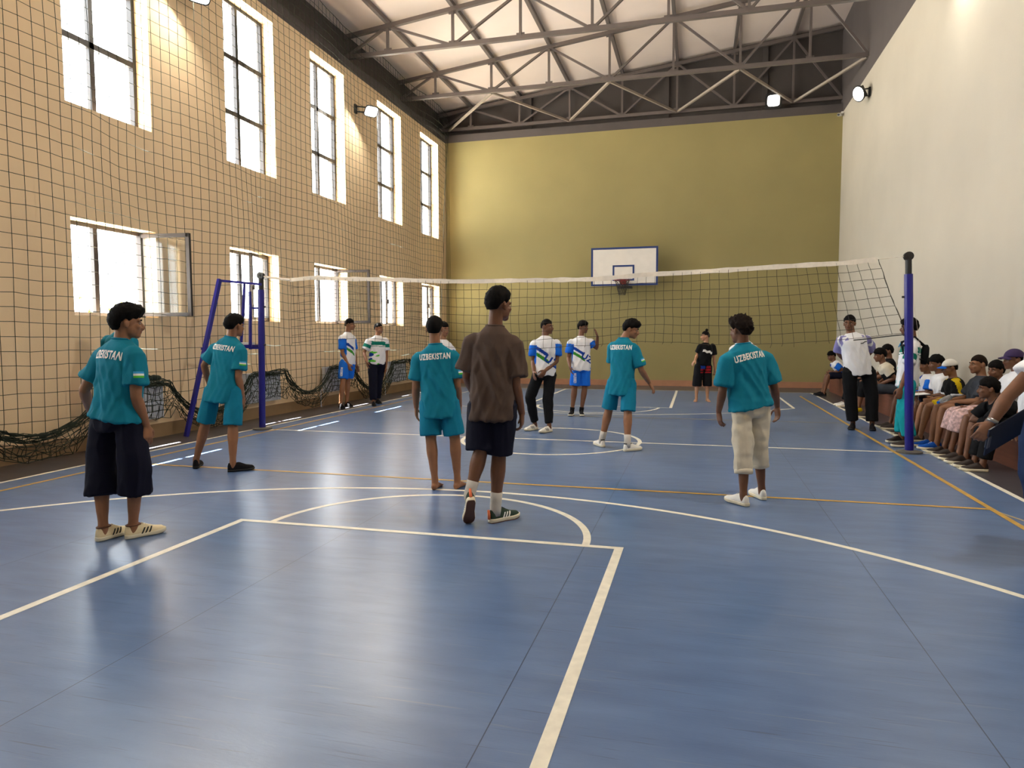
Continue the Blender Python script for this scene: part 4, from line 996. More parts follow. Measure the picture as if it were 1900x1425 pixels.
person(dict(label='person in teal jersey mostly hidden behind the player in navy knee-length shorts', k=1.09, hfwd=(-0.079, 0.997, 0.0), tilt=0, vox=0.009, tone=(142, 98, 70), shoe='black', hair=dict(front=.42, side=.05, back=-.5, seed=3), shirt=dict(pat=M_teal, hem=-.1), lower=dict(mat=M_navy, hem=.9),
  J=dict(hlL=(-5.078,-2.635,0.0), toL=(-5.25,-2.396,0.0), anL=(-5.113,-2.586,0.104), hlR=(-4.927,-2.597,0.0), toR=(-5.095,-2.356,0.0), anR=(-4.961,-2.548,0.104), head=(-4.992,-2.443,1.678), neck=(-5.068,-2.474,1.523), shL=(-5.287,-2.442,1.449), elL=(-5.302,-2.468,1.135), wrL=(-5.377,-2.372,0.895), hipL=(-5.164,-2.491,0.931), knL=(-5.139,-2.538,0.527), shR=(-4.85,-2.518,1.449), elR=(-4.82,-2.531,1.142), wrR=(-4.9,-2.451,0.894), hipR=(-4.929,-2.53,0.937), knR=(-4.942,-2.537,0.532))))
person(dict(label='barefoot player in teal jersey and teal shorts at the court centre, seen from behind', k=0.96, hfwd=(-0.215, 0.977, 0.0), tilt=0, vox=0.006, tone=(142, 98, 70), hair=dict(front=.42, side=.0, back=-.55, thick=.012, top=.008, rough=.004, seed=4), shirt=dict(pat=M_teal, hem=-.28, hw=.012, loose=1.0, collar=M_teal2, decals=[dict(k='text', t='UZBEKISTAN', at=.80, w=.31, h=.062, m=M_letter), dict(k='flag', arm='R', at=.55, back=.6, out=.9)]), lower=dict(mat=M_teal2, hem=.88, leg=[.1,.104,.108,.1,.1]),
  J=dict(hlL=(-0.49,-3.482,0.0), toL=(-0.518,-3.224,0.0), anL=(-0.496,-3.429,0.091), hlR=(-0.3,-3.395,0.0), toR=(-0.284,-3.136,0.0), anR=(-0.297,-3.342,0.091), head=(-0.526,-3.316,1.547), neck=(-0.517,-3.326,1.387), shL=(-0.678,-3.364,1.281), elL=(-0.708,-3.373,0.973), wrL=(-0.759,-3.243,0.771), fgL=(-0.753,-3.249,0.667), hipL=(-0.569,-3.371,0.847), knL=(-0.543,-3.402,0.478), shR=(-0.336,-3.296,1.294), elR=(-0.31,-3.292,0.993), wrR=(-0.334,-3.149,0.789), fgR=(-0.33,-3.153,0.711), hipR=(-0.38,-3.333,0.851), knR=(-0.323,-3.333,0.481))))
person(dict(label='tall man in brown T-shirt and navy shorts walking away in green sneakers', k=1.06, hfwd=(0.509, 0.861, 0.0), tilt=0, vox=0.006, tone=(112, 74, 52), shoe='green3', sock=(M_sock, .67), curlR=0.5, hair=dict(front=.45, side=.08, back=-.38, thick=.010, top=.024, rough=.007, backvol=.004, seed=5), shirt=dict(pat=M_brown, hem=-.21, hw=.008, loose=1.06, sw=1.1, sleeve=.80, fold=.018, collar=M_brown), lower=dict(mat=M_navy, hem=.97, leg=[.104,.108,.11,.1,.1]), footUpLeft=(-0.3526, 0.7047, 0.6157),
  J=dict(hlL=(0.289,-4.684,0.226), toL=(0.211,-4.526,0.0), anL=(0.238,-4.581,0.242), hlR=(0.369,-4.47,0.0), toR=(0.535,-4.237,0.0), anR=(0.403,-4.422,0.101), head=(0.423,-4.364,1.713), neck=(0.394,-4.384,1.54), shL=(0.224,-4.403,1.451), elL=(0.159,-4.379,1.159), wrL=(0.145,-4.123,0.969), hipL=(0.296,-4.435,0.947), knL=(0.306,-4.499,0.573), shR=(0.544,-4.385,1.43), elR=(0.565,-4.403,1.097), wrR=(0.593,-4.31,0.861), fgR=(0.59,-4.299,0.734), hipR=(0.471,-4.423,0.95), knR=(0.434,-4.423,0.539))))
person(dict(label='boy in white and blue jersey and blue shorts standing near the net wall, black shoes', k=1.02, hfwd=(0.948, 0.319, 0.0), tilt=0, vox=0.01, tone=(142, 98, 70), shoe='black', hair=dict(front=.42, side=.08, back=-.3, thick=.006, top=.012, rough=.003, seed=6), shirt=dict(pat=('uzb', [M_jwhite, M_jblue, M_dblue, M_green]), hem=-.09, sleeve=.78), lower=dict(mat=M_jblue, hem=.82, leg=[.1,.102,.104,.1,.1], decals=[dict(t='UZBEKISTAN', w=.18, h=.05, rot=1.57, leg='R', at=.45, f=.4, r=.9, m=M_letter)]),
  J=dict(hlL=(-5.254,3.623,0.0), toL=(-5.026,3.468,-0.0), anL=(-5.208,3.591,0.097), hlR=(-5.193,3.259,0.0), toR=(-4.997,3.065,0.0), anR=(-5.153,3.219,0.097), head=(-5.081,3.548,1.72), neck=(-5.119,3.525,1.551), shL=(-5.099,3.687,1.461), elL=(-5.07,3.695,1.141), wrL=(-5.012,3.672,0.873), fgL=(-4.981,3.674,0.782), hipL=(-5.078,3.58,0.952), knL=(-5.172,3.579,0.537), shR=(-5.163,3.344,1.462), elR=(-5.139,3.308,1.151), wrR=(-5.036,3.36,0.912), fgR=(-4.995,3.361,0.779), hipR=(-5.142,3.39,0.943), knR=(-5.136,3.308,0.529))))
person(dict(label='man in white jersey with green chest band and navy trousers near the net wall', k=1.0, hfwd=(0.988, -0.155, 0.0), tilt=0, vox=0.01, tone=(142, 98, 70), shoe='black', fat=1.03, hair=dict(front=.5, side=.08, back=-.3, thick=.004, top=.008, rough=.002, seed=7), shirt=dict(pat=('chest', [M_jwhite, M_tgreen, M_lgreen, M_dblue]), hem=-.06, sleeve=.72), lower=dict(name='trousers', mat=M_navy, hem=1.93, leg=[.1,.096,.09,.082,.08]),
  J=dict(hlL=(-4.92,4.4,0.0), toL=(-4.728,4.21,0.0), anL=(-4.881,4.361,0.095), hlR=(-4.772,3.941,0.0), toR=(-4.634,3.71,0.0), anR=(-4.744,3.894,0.095), head=(-4.767,4.251,1.646), neck=(-4.779,4.235,1.482), shL=(-4.646,4.348,1.406), elL=(-4.624,4.332,1.093), wrL=(-4.632,4.311,0.823), fgL=(-4.636,4.301,0.705), hipL=(-4.711,4.257,0.914), knL=(-4.813,4.306,0.517), shR=(-4.932,4.106,1.397), elR=(-5.018,4.043,1.126), wrR=(-4.879,3.882,0.947), fgR=(-4.862,3.878,0.824), hipR=(-4.869,4.126,0.899), knR=(-4.803,4.012,0.505))))
person(dict(label='person in white and blue jersey standing behind the barefoot player', k=1.0, hfwd=(0.872, -0.49, 0.0), tilt=0, vox=0.012, tone=(142, 98, 70), shoe='black', hair=dict(front=.42, side=.05, back=-.5, seed=8), shirt=dict(pat=('uzb', [M_jwhite, M_jblue, M_dblue, M_green]), hem=-.06), lower=dict(mat=M_jblue, hem=.85),
  J=dict(hlL=(-2.114,1.312,0.0), toL=(-1.996,1.069,0.0), anL=(-2.09,1.263,0.095), hlR=(-2.274,1.274,0.0), toR=(-2.177,1.022,0.0), anR=(-2.254,1.222,0.095), head=(-2.179,1.347,1.586), neck=(-2.185,1.333,1.406), shL=(-2.072,1.442,1.278), elL=(-2.059,1.424,0.987), wrL=(-2.046,1.41,0.742), hipL=(-2.113,1.359,0.859), knL=(-2.109,1.31,0.486), shR=(-2.326,1.199,1.29), elR=(-2.339,1.174,0.995), wrR=(-2.327,1.16,0.753), hipR=(-2.248,1.231,0.864), knR=(-2.25,1.227,0.49))))
person(dict(label='player in white and blue jersey and black track trousers with a side stripe', k=1.0, hfwd=(0.963, -0.269, 0.0), tilt=0, vox=0.008, tone=(112, 74, 52), shoe='bw', curlL=0.45, thumbL=(0,0,1), hair=dict(front=.5, side=.1, back=-.28, thick=.003, top=.007, rough=.002, seed=9), shirt=dict(pat=('uzb', [M_jwhite, M_jblue, M_dblue, M_green]), hem=-.05, sleeve=.70, decals=[dict(k='text', front=1, t='UZ', at=.33, u=-.09, w=.26, h=.12, rot=-.55, m=M_dblue)]), lower=dict(name='trousers', mat=('trk', [M_blackc, M_stripe]), hem=1.9, leg=[.098,.09,.082,.07,.062], fold=.009),
  J=dict(hlL=(-0.223,0.822,0.0), toL=(-0.351,0.585,0.0), anL=(-0.249,0.774,0.095), hlR=(-0.485,0.995,0.0), toR=(-0.625,0.764,0.0), anR=(-0.514,0.948,0.095), head=(-0.33,0.983,1.616), neck=(-0.351,0.967,1.464), shL=(-0.177,1.031,1.376), elL=(-0.173,0.96,1.088), wrL=(-0.316,0.787,0.946), fgL=(-0.372,0.735,0.851), hipL=(-0.267,0.961,0.889), knL=(-0.289,0.86,0.5), shR=(-0.515,0.892,1.37), elR=(-0.526,0.89,1.088), wrR=(-0.487,0.751,0.925), hipR=(-0.446,0.888,0.891), knR=(-0.565,0.835,0.524))))
person(dict(label='player in white and blue jersey and blue shorts raising one hand', k=0.98, hfwd=(0.903, -0.43, 0.0), tilt=0, vox=0.008, tone=(112, 74, 52), shoe='blackw', sock=(M_shoeK, .86), curlL=0.12, hair=dict(front=.32, side=.02, back=-.45, thick=.012, top=.014, fringe=.02, rough=.005, seed=10), shirt=dict(pat=('uzb', [M_jwhite, M_jblue, M_dblue, M_green]), hem=-.11, sleeve=.66, decals=[dict(k='text', front=1, t='UZ', at=.30, u=-.10, w=.24, h=.12, rot=-.55, m=M_dblue)]), lower=dict(mat=M_jblue, hem=.88, leg=[.098,.1,.102,.1,.1], decals=[dict(t='UZBEKISTAN', w=.18, h=.05, rot=1.57, leg='R', at=.5, f=.95, r=.3, m=M_letter)]),
  J=dict(hlL=(-0.144,3.189,0.0), toL=(-0.08,2.932,0.0), anL=(-0.131,3.137,0.093), hlR=(-0.299,3.152,0.0), toR=(-0.306,2.887,0.0), anR=(-0.3,3.098,0.093), head=(-0.126,3.251,1.633), neck=(-0.163,3.229,1.459), shL=(0.01,3.293,1.379), elL=(0.119,3.311,1.245), wrL=(0.154,3.192,1.464), fgL=(0.104,3.189,1.615), hipL=(-0.068,3.226,0.891), knL=(-0.08,3.187,0.502), shR=(-0.342,3.15,1.369), elR=(-0.377,3.139,1.062), wrR=(-0.318,2.975,0.907), fgR=(-0.297,2.974,0.815), hipR=(-0.234,3.157,0.893), knR=(-0.259,3.13,0.504))))
person(dict(label='player in teal jersey and shorts with white socks stretching one arm down to the side', k=1.0, hfwd=(1.0, -0.027, 0.0), tilt=0.22, vox=0.007, tone=(142, 98, 70), shoe='whitek', sock=(M_sock, .71), curlR=0.25, palmR=(0,0,-1), hair=dict(front=.36, side=.03, back=-.45, thick=.018, top=.014, fringe=.03, rough=.008, seed=11), shirt=dict(pat=M_teal, hem=-.30, hw=.012, loose=1.02, sleeve=.82, collar=M_teal2, decals=[dict(k='text', t='UZBEKISTAN', at=.80, w=.30, h=.062, m=M_letter), dict(k='flag', arm='R', at=.62)]), lower=dict(mat=M_teal2, hem=.96, leg=[.092,.096,.1,.1,.1]),
  J=dict(hlL=(0.757,-0.519,0.0), toL=(0.615,-0.29,0.0), anL=(0.728,-0.472,0.095), hlR=(1.052,-0.782,0.0), toR=(1.249,-0.598,0.0), anR=(1.092,-0.745,0.095), head=(1.099,-0.454,1.557), neck=(1.004,-0.488,1.432), shL=(0.858,-0.45,1.351), elL=(0.853,-0.367,1.081), wrL=(0.888,-0.127,0.904), hipL=(0.891,-0.513,0.885), knL=(0.82,-0.489,0.503), shR=(1.141,-0.541,1.335), elR=(1.244,-0.536,1.032), wrR=(1.337,-0.37,0.856), fgR=(1.406,-0.359,0.742), hipR=(1.09,-0.549,0.868), knR=(1.084,-0.648,0.489))))
person(dict(label='barefoot person in black T-shirt and long shorts with hair in a bun', k=0.94, hfwd=(-0.968, -0.252, -0.0), tilt=0, vox=0.01, tone=(176, 130, 100), hair=dict(front=.55, side=.12, back=-.35, thick=.006, top=.006, rough=.002, bun=1, seed=12), shirt=dict(pat=M_blackc, hem=-.0, sleeve=.7, loose=1.04, decals=[dict(k='poly', at=.62, w=.26, h=.055, rot=-.1, m=M_letter, amp=.010, fr=50)]), lower=dict(mat=('flagshorts', [M_blackc, M_red, M_dblue]), hem=1.30, leg=[.106,.108,.11,.112,.108], top=.22),
  J=dict(hlL=(2.159,6.537,0.0), toL=(2.232,6.294,0.0), anL=(2.174,6.487,0.089), hlR=(1.945,6.487,0.0), toR=(1.902,6.237,0.0), anR=(1.936,6.436,0.089), head=(2.11,6.574,1.46), neck=(2.126,6.567,1.304), shL=(2.283,6.662,1.251), elL=(2.31,6.648,0.957), wrL=(2.333,6.638,0.731), fgL=(2.334,6.63,0.622), hipL=(2.177,6.574,0.798), knL=(2.169,6.53,0.453), shR=(2.008,6.475,1.248), elR=(1.941,6.521,1.035), wrR=(1.895,6.339,0.923), fgR=(1.867,6.308,0.884), hipR=(1.986,6.464,0.802), knR=(1.952,6.448,0.455))))
person(dict(label='player in teal jersey and rolled cream sweatpants with white shoes', k=0.95, hfwd=(-0.689, 0.725, 0.0), tilt=0.05, vox=0.006, tone=(112, 74, 52), shoe='white', curlL=0.35, curlR=0.35, hair=dict(front=.42, side=.05, back=-.50, thick=.020, top=.022, fringe=.03, rough=.020, seed=13), hairb=True, shirt=dict(pat=M_teal, hem=-.02, hw=.03, hemtilt=.12, loose=1.05, sleeve=.85, sw=1.12, blouse=1, collar=M_teal2, decals=[dict(k='text', t='UZBEKISTAN', at=.80, w=.31, h=.062, m=M_letter, slant=.05, arc=.01, rot=.10)]), lower=dict(name='sweatpants', mat=M_cream, hem=1.38, hipw=.92, leg=[.084,.09,.09,.086,.078], hemL=1.48, hemR=1.44, cuff=1, fold=.014, crump=.6),
  J=dict(hlL=(2.378,-3.415,0.0), toL=(2.211,-3.221,0.0), anL=(2.344,-3.376,0.09), hlR=(2.538,-3.136,0.0), toR=(2.445,-2.897,0.0), anR=(2.519,-3.088,0.09), head=(2.303,-3.164,1.515), neck=(2.329,-3.166,1.39), shL=(2.199,-3.249,1.285), elL=(2.158,-3.281,0.99), wrL=(2.132,-3.157,0.793), fgL=(2.149,-3.162,0.663), hipL=(2.308,-3.232,0.842), knL=(2.343,-3.299,0.473), shR=(2.515,-3.083,1.294), elR=(2.607,-3.079,1.01), wrR=(2.652,-2.914,0.826), fgR=(2.663,-2.923,0.669), hipR=(2.483,-3.142,0.859), knR=(2.48,-3.119,0.487))))
person(dict(label='person in white and blue jersey mostly hidden behind the player in cream sweatpants', k=1.0, hfwd=(-0.064, -0.998, 0.0), tilt=0, vox=0.012, tone=(142, 98, 70), shoe='black', hair=dict(front=.42, side=.05, back=-.5, seed=14), shirt=dict(pat=('uzb', [M_jwhite, M_jblue, M_dblue, M_green]), hem=-.06), lower=dict(mat=M_jblue, hem=.85),
  J=dict(hlL=(2.771,2.142,0.0), toL=(2.772,1.872,0.0), anL=(2.771,2.087,0.095), hlR=(2.611,2.103,0.0), toR=(2.59,1.833,0.0), anR=(2.606,2.048,0.095), head=(2.642,2.16,1.569), neck=(2.662,2.153,1.395), shL=(2.83,2.174,1.273), elL=(2.843,2.156,0.979), wrL=(2.847,2.043,0.76), hipL=(2.762,2.133,0.856), knL=(2.768,2.111,0.485), shR=(2.505,2.118,1.274), elR=(2.501,2.096,0.979), wrR=(2.516,1.988,0.759), hipR=(2.595,2.105,0.855), knR=(2.6,2.077,0.485))))
person(dict(label='man in white shirt with purple shoulder stripes and black trousers, hands behind his back', k=1.05, hfwd=(-0.375, -0.927, -0.0), tilt=0, vox=0.008, tone=(112, 74, 52), shoe='black', fat=1.12, hair=dict(front=.42, side=.10, back=-.35, thick=.010, top=.010, rough=.003, seed=15), shirt=dict(pat=('stripes', [M_jwhite, M_purple]), hem=-.11, loose=.96, sleeve=.85, decals=[dict(k='poly', at=.72, u=-.10, w=.12, h=.012, rot=.12, m=M_solek, amp=.004, fr=70)]), lower=dict(name='trousers', mat=M_blackc, hem=1.93, leg=[.1,.092,.086,.08,.078]),
  J=dict(hlL=(4.617,2.324,0.0), toL=(4.574,2.044,0.0), anL=(4.608,2.267,0.1), hlR=(4.357,2.342,0.0), toR=(4.261,2.075,0.0), anR=(4.337,2.288,0.1), head=(4.253,2.33,1.657), neck=(4.277,2.325,1.497), shL=(4.511,2.382,1.429), elL=(4.626,2.554,1.219), wrL=(4.438,2.657,1.034), hipL=(4.545,2.355,0.914), knL=(4.6,2.318,0.517), shR=(4.127,2.28,1.42), elR=(4.126,2.431,1.191), wrR=(4.296,2.591,1.03), hipR=(4.257,2.278,0.919), knR=(4.285,2.281,0.521))))
person(dict(label='boy in white and green jersey and turquoise trousers beside the right net post', k=0.99, hfwd=(-0.975, 0.221, -0.0), tilt=0, vox=0.009, tone=(112, 74, 52), shoe='brown', hair=dict(front=.36, side=.03, back=-.50, thick=.016, top=.012, fringe=.03, rough=.007, seed=16), shirt=dict(pat=('chest', [M_jwhite, M_tgreen, M_mint, M_mint]), hem=-.15, sleeve=.72), lower=dict(name='trousers', mat=M_turq, hem=1.86, leg=[.1,.098,.092,.088,.084], fold=.012), extra=['lanyard', 'backpack'],
  J=dict(hlL=(4.708,0.466,0.0), toL=(4.441,0.444,0.0), anL=(4.653,0.461,0.094), hlR=(4.71,0.902,0.0), toR=(4.467,0.79,0.0), anR=(4.66,0.879,0.094), head=(4.692,0.785,1.574), neck=(4.735,0.785,1.416), shL=(4.68,0.59,1.319), elL=(4.626,0.527,1.019), wrL=(4.529,0.46,0.779), fgL=(4.511,0.449,0.689), hipL=(4.653,0.632,0.861), knL=(4.605,0.514,0.487), shR=(4.767,0.96,1.314), elR=(4.756,0.964,1.002), wrR=(4.732,0.963,0.759), hipR=(4.705,0.831,0.874), knR=(4.696,0.911,0.491))))
person(dict(label='man in white shirt and jeans holding a dark clipboard near the spectators', k=1.02, hfwd=(-0.993, 0.119, 0.0), tilt=0.0, vox=0.007, tone=(128, 88, 66), shoe='black', arm=1.12, curlL=0.55, hair=dict(front=.45, side=.08, back=-.35, seed=17), shirt=dict(pat=('sleeve2', [M_jwhite, M_jwhite]), hem=-.1, sleeve=.62, sw=1.1), lower=dict(name='jeans', mat=M_jean, hem=1.93, leg=[.105,.1,.09,.085,.08]), extra=['watch'],
  J=dict(neck=(4.26,-4.166,1.504), head=(4.233,-4.163,1.652), shL=(4.238,-4.353,1.438), hipL=(4.222,-4.254,0.949), knL=(4.205,-4.262,0.51), hlL=(4.308,-4.295,0.0), toL=(4.387,-4.063,0.0), anL=(4.327,-4.242,0.097), elL=(3.9,-4.439,1.066), wrL=(3.809,-4.455,0.894), fgL=(3.755,-4.474,0.824), shR=(4.283,-3.979,1.438), hipR=(4.243,-4.072,0.949), knR=(4.23,-4.06,0.51), hlR=(4.338,-4.052,0.0), toR=(4.424,-3.761,0.0), anR=(4.354,-3.998,0.097), elR=(4.272,-3.893,1.1), wrR=(4.192,-3.893,0.86), fgR=(4.182,-3.903,0.76))))
person(dict(label='boy in blue-sleeved white jersey and navy shorts seated at the far end of the bench', k=0.95, hfwd=(-0.97, -0.243, 0.0), tilt=0.35, vox=0.012, tone=(112, 74, 52), shoe='black', hair=dict(front=.42, side=.05, back=-.45, thick=.012, seed=21), shirt=dict(pat=('uzb', [M_jwhite, M_jblue, M_dblue, M_green]), hem=-.04), lower=dict(mat=M_navy, hem=.95, leg=[.1,.094,.088,.08,.078]), sit=True,
  J=dict(head=(5.1,8.661,0.968), neck=(5.145,8.661,0.831), shL=(5.145,8.495,0.769), hipL=(5.43,8.581,0.53), knL=(5.021,8.551,0.495), hlL=(4.99,8.551,0.0), toL=(4.733,8.551,0.0), anL=(4.938,8.551,0.09), elL=(5.319,8.458,0.651), wrL=(5.121,8.581,0.58), fgL=(5.031,8.611,0.56), shR=(5.145,8.828,0.769), hipR=(5.43,8.742,0.53), knR=(5.021,8.771,0.495), hlR=(4.99,8.771,0.0), toR=(4.733,8.771,0.0), anR=(4.938,8.771,0.09), elR=(5.319,8.865,0.651), wrR=(5.121,8.741,0.58), fgR=(5.031,8.711,0.56))))
person(dict(label='person in white shoes on the bench, mostly hidden behind the standing man', k=0.95, hfwd=(-0.995, -0.1, 0.0), tilt=0.0, vox=0.012, tone=(112, 74, 52), shoe='white', hair=dict(front=.42, side=.05, back=-.5, seed=22), shirt=dict(pat=M_blackc, hem=-.02), lower=dict(name='trousers', mat=M_blackc, hem=1.9, leg=[.1,.094,.088,.08,.078]), sit=True,
  J=dict(head=(5.1,5.993,1.011), neck=(5.145,5.993,0.874), shL=(5.145,5.827,0.812), hipL=(5.43,5.912,0.53), knL=(5.021,5.883,0.495), hlL=(4.99,5.883,0.0), toL=(4.733,5.883,0.0), anL=(4.938,5.883,0.09), elL=(5.312,5.79,0.678), wrL=(5.121,5.913,0.58), fgL=(5.031,5.943,0.56), shR=(5.145,6.159,0.812), hipR=(5.43,6.074,0.53), knR=(5.021,6.103,0.495), hlR=(4.99,6.103,0.0), toR=(4.733,6.103,0.0), anR=(4.938,6.103,0.09), elR=(5.312,6.196,0.678), wrR=(5.121,6.073,0.58), fgR=(5.031,6.043,0.56))))
person(dict(label='boy with black hair seated behind the one in black vest', k=1.0, hfwd=(-0.989, -0.148, 0.0), tilt=0.0, vox=0.011, tone=(112, 74, 52), shoe='brown', hair=dict(front=.40, side=.03, back=-.5, thick=.014, seed=23), shirt=dict(pat=M_blackc, hem=-.02), lower=dict(mat=M_blackc, hem=1.5, leg=[.1,.094,.088,.08,.078]), sit=True,
  J=dict(head=(5.42,4.913,1.169), neck=(5.465,4.913,1.024), shL=(5.465,4.738,0.959), hipL=(5.43,4.828,0.53), knL=(5.0,4.803,0.52), hlL=(4.99,4.803,0.0), toL=(4.72,4.803,0.0), anL=(4.935,4.803,0.095), elL=(5.326,4.706,0.738), wrL=(5.1,4.833,0.605), fgL=(5.01,4.863,0.585), shR=(5.465,5.088,0.959), hipR=(5.43,4.998,0.53), knR=(5.0,5.023,0.52), hlR=(4.99,5.023,0.0), toR=(4.72,5.023,0.0), anR=(4.935,5.023,0.095), elR=(5.326,5.121,0.738), wrR=(5.1,4.993,0.605), fgR=(5.01,4.963,0.585))))
person(dict(label='boy in cream shirt with black vest leaning forward on the bench', k=1.0, hfwd=(-0.995, -0.1, 0.0), tilt=0.1, vox=0.011, tone=(112, 74, 52), shoe='brown', hair=dict(front=.34, side=.03, back=-.4, thick=.016, fringe=.03, seed=24), shirt=dict(pat=('vest', [M_cream, M_blackc]), hem=-.02), lower=dict(mat=M_grey, hem=.98, leg=[.1,.094,.088,.08,.078]), sit=True,
  J=dict(head=(5.1,4.04,1.11), neck=(5.145,4.04,0.965), shL=(5.145,3.865,0.9), hipL=(5.43,3.955,0.53), knL=(5.0,3.93,0.52), hlL=(4.99,3.93,0.0), toL=(4.72,3.93,0.0), anL=(4.935,3.93,0.095), elL=(5.296,3.832,0.726), wrL=(5.1,3.96,0.605), fgL=(5.01,3.99,0.585), shR=(5.145,4.215,0.9), hipR=(5.43,4.125,0.53), knR=(5.0,4.15,0.52), hlR=(4.99,4.15,0.0), toR=(4.72,4.15,0.0), anR=(4.935,4.15,0.095), elR=(5.296,4.247,0.726), wrR=(5.1,4.12,0.605), fgR=(5.01,4.09,0.585))))
person(dict(label='boy in white jersey with blue sleeves seated right behind the net post', k=0.95, hfwd=(-0.756, -0.655, 0.0), tilt=0.0, vox=0.01, tone=(112, 74, 52), shoe='brown', hair=dict(front=.36, side=.0, back=-.5, thick=.014, seed=25), shirt=dict(pat=('uzb', [M_jwhite, M_jblue, M_dblue, M_green]), hem=-.02), lower=dict(mat=M_jblue, hem=.9, leg=[.1,.094,.088,.08,.078]), sit=True,
  J=dict(head=(5.36,2.418,1.006), neck=(5.405,2.418,0.868), shL=(5.405,2.252,0.806), hipL=(5.43,2.337,0.53), knL=(5.021,2.308,0.495), hlL=(4.99,2.308,0.0), toL=(4.733,2.308,0.0), anL=(4.938,2.308,0.09), elL=(5.351,2.215,0.583), wrL=(5.121,2.338,0.58), fgL=(5.031,2.368,0.56), shR=(5.405,2.584,0.806), hipR=(5.43,2.499,0.53), knR=(5.021,2.528,0.495), hlR=(4.99,2.528,0.0), toR=(4.733,2.528,0.0), anR=(4.938,2.528,0.09), elR=(5.351,2.621,0.583), wrR=(5.121,2.498,0.58), fgR=(5.031,2.468,0.56))))
person(dict(label='boy with black hair in white T-shirt seated behind the one in the white cap', k=0.95, hfwd=(-0.989, -0.148, 0.0), tilt=0.0, vox=0.01, tone=(112, 74, 52), shoe='brown', hair=dict(front=.36, side=.0, back=-.5, thick=.018, top=.02, seed=26), shirt=dict(pat=M_jwhite, hem=-.02), lower=dict(mat=M_navy, hem=.95, leg=[.1,.094,.088,.08,.078]), sit=True,
  J=dict(head=(5.28,1.623,1.054), neck=(5.325,1.623,0.916), shL=(5.325,1.457,0.854), hipL=(5.43,1.542,0.53), knL=(5.021,1.513,0.495), hlL=(4.99,1.513,0.0), toL=(4.733,1.513,0.0), anL=(4.938,1.513,0.09), elL=(5.343,1.42,0.628), wrL=(5.121,1.543,0.58), fgL=(5.031,1.573,0.56), shR=(5.325,1.789,0.854), hipR=(5.43,1.704,0.53), knR=(5.021,1.733,0.495), hlR=(4.99,1.733,0.0), toR=(4.733,1.733,0.0), anR=(4.938,1.733,0.09), elR=(5.343,1.826,0.628), wrR=(5.121,1.703,0.58), fgR=(5.031,1.673,0.56))))
person(dict(label='boy in white cap with blue brim, black and yellow jersey on the bench', k=0.95, hfwd=(-0.999, -0.05, 0.0), tilt=0.15, vox=0.009, tone=(142, 98, 70), shoe='brown', cap=(M_whitel, M_jblue), hair=dict(front=.55, side=.03, back=-.5, thick=.006, top=-.004, rough=.002, seed=27), shirt=dict(pat=('yellow', [M_blackc, M_yellowc, M_jwhite]), hem=-.02, sleeve=.75), lower=dict(mat=M_yellowc, hem=.85, leg=[.1,.094,.088,.08,.078]), sit=True,
  J=dict(head=(5.3,1.128,1.022), neck=(5.345,1.128,0.884), shL=(5.345,0.962,0.822), hipL=(5.43,1.047,0.53), knL=(5.021,1.018,0.495), hlL=(4.99,1.018,0.0), toL=(4.733,1.018,0.0), anL=(4.938,1.018,0.09), elL=(5.346,0.925,0.597), wrL=(5.121,1.048,0.58), fgL=(5.031,1.078,0.56), shR=(5.345,1.294,0.822), hipR=(5.43,1.209,0.53), knR=(5.021,1.238,0.495), hlR=(4.99,1.238,0.0), toR=(4.733,1.238,0.0), anR=(4.938,1.238,0.09), elR=(5.346,1.331,0.597), wrR=(5.121,1.208,0.58), fgR=(5.031,1.178,0.56))))
person(dict(label='man with buzz cut in slate grey T-shirt and black shorts on the bench', k=1.02, hfwd=(-0.97, -0.243, 0.0), tilt=0.0, vox=0.009, tone=(142, 98, 70), shoe='blue', hair=dict(front=.48, side=.10, back=-.28, thick=.003, top=.006, rough=.002, seed=28), hairb=True, shirt=dict(pat=M_grey, hem=-.02, sleeve=.8), lower=dict(mat=M_blackc, hem=.72, leg=[.1,.094,.088,.08,.078]), sit=True,
  J=dict(head=(5.4,0.42,1.096), neck=(5.445,0.42,0.948), shL=(5.445,0.242,0.882), hipL=(5.43,0.334,0.53), knL=(4.991,0.31,0.53), hlL=(4.99,0.31,0.0), toL=(4.715,0.31,0.0), anL=(4.934,0.31,0.097), elL=(5.343,0.211,0.649), wrL=(5.091,0.34,0.615), fgL=(5.001,0.37,0.595), shR=(5.445,0.599,0.882), hipR=(5.43,0.507,0.53), knR=(4.991,0.53,0.53), hlR=(4.99,0.53,0.0), toR=(4.715,0.53,0.0), anR=(4.934,0.53,0.097), elR=(5.343,0.63,0.649), wrR=(5.091,0.5,0.615), fgR=(5.001,0.47,0.595))))
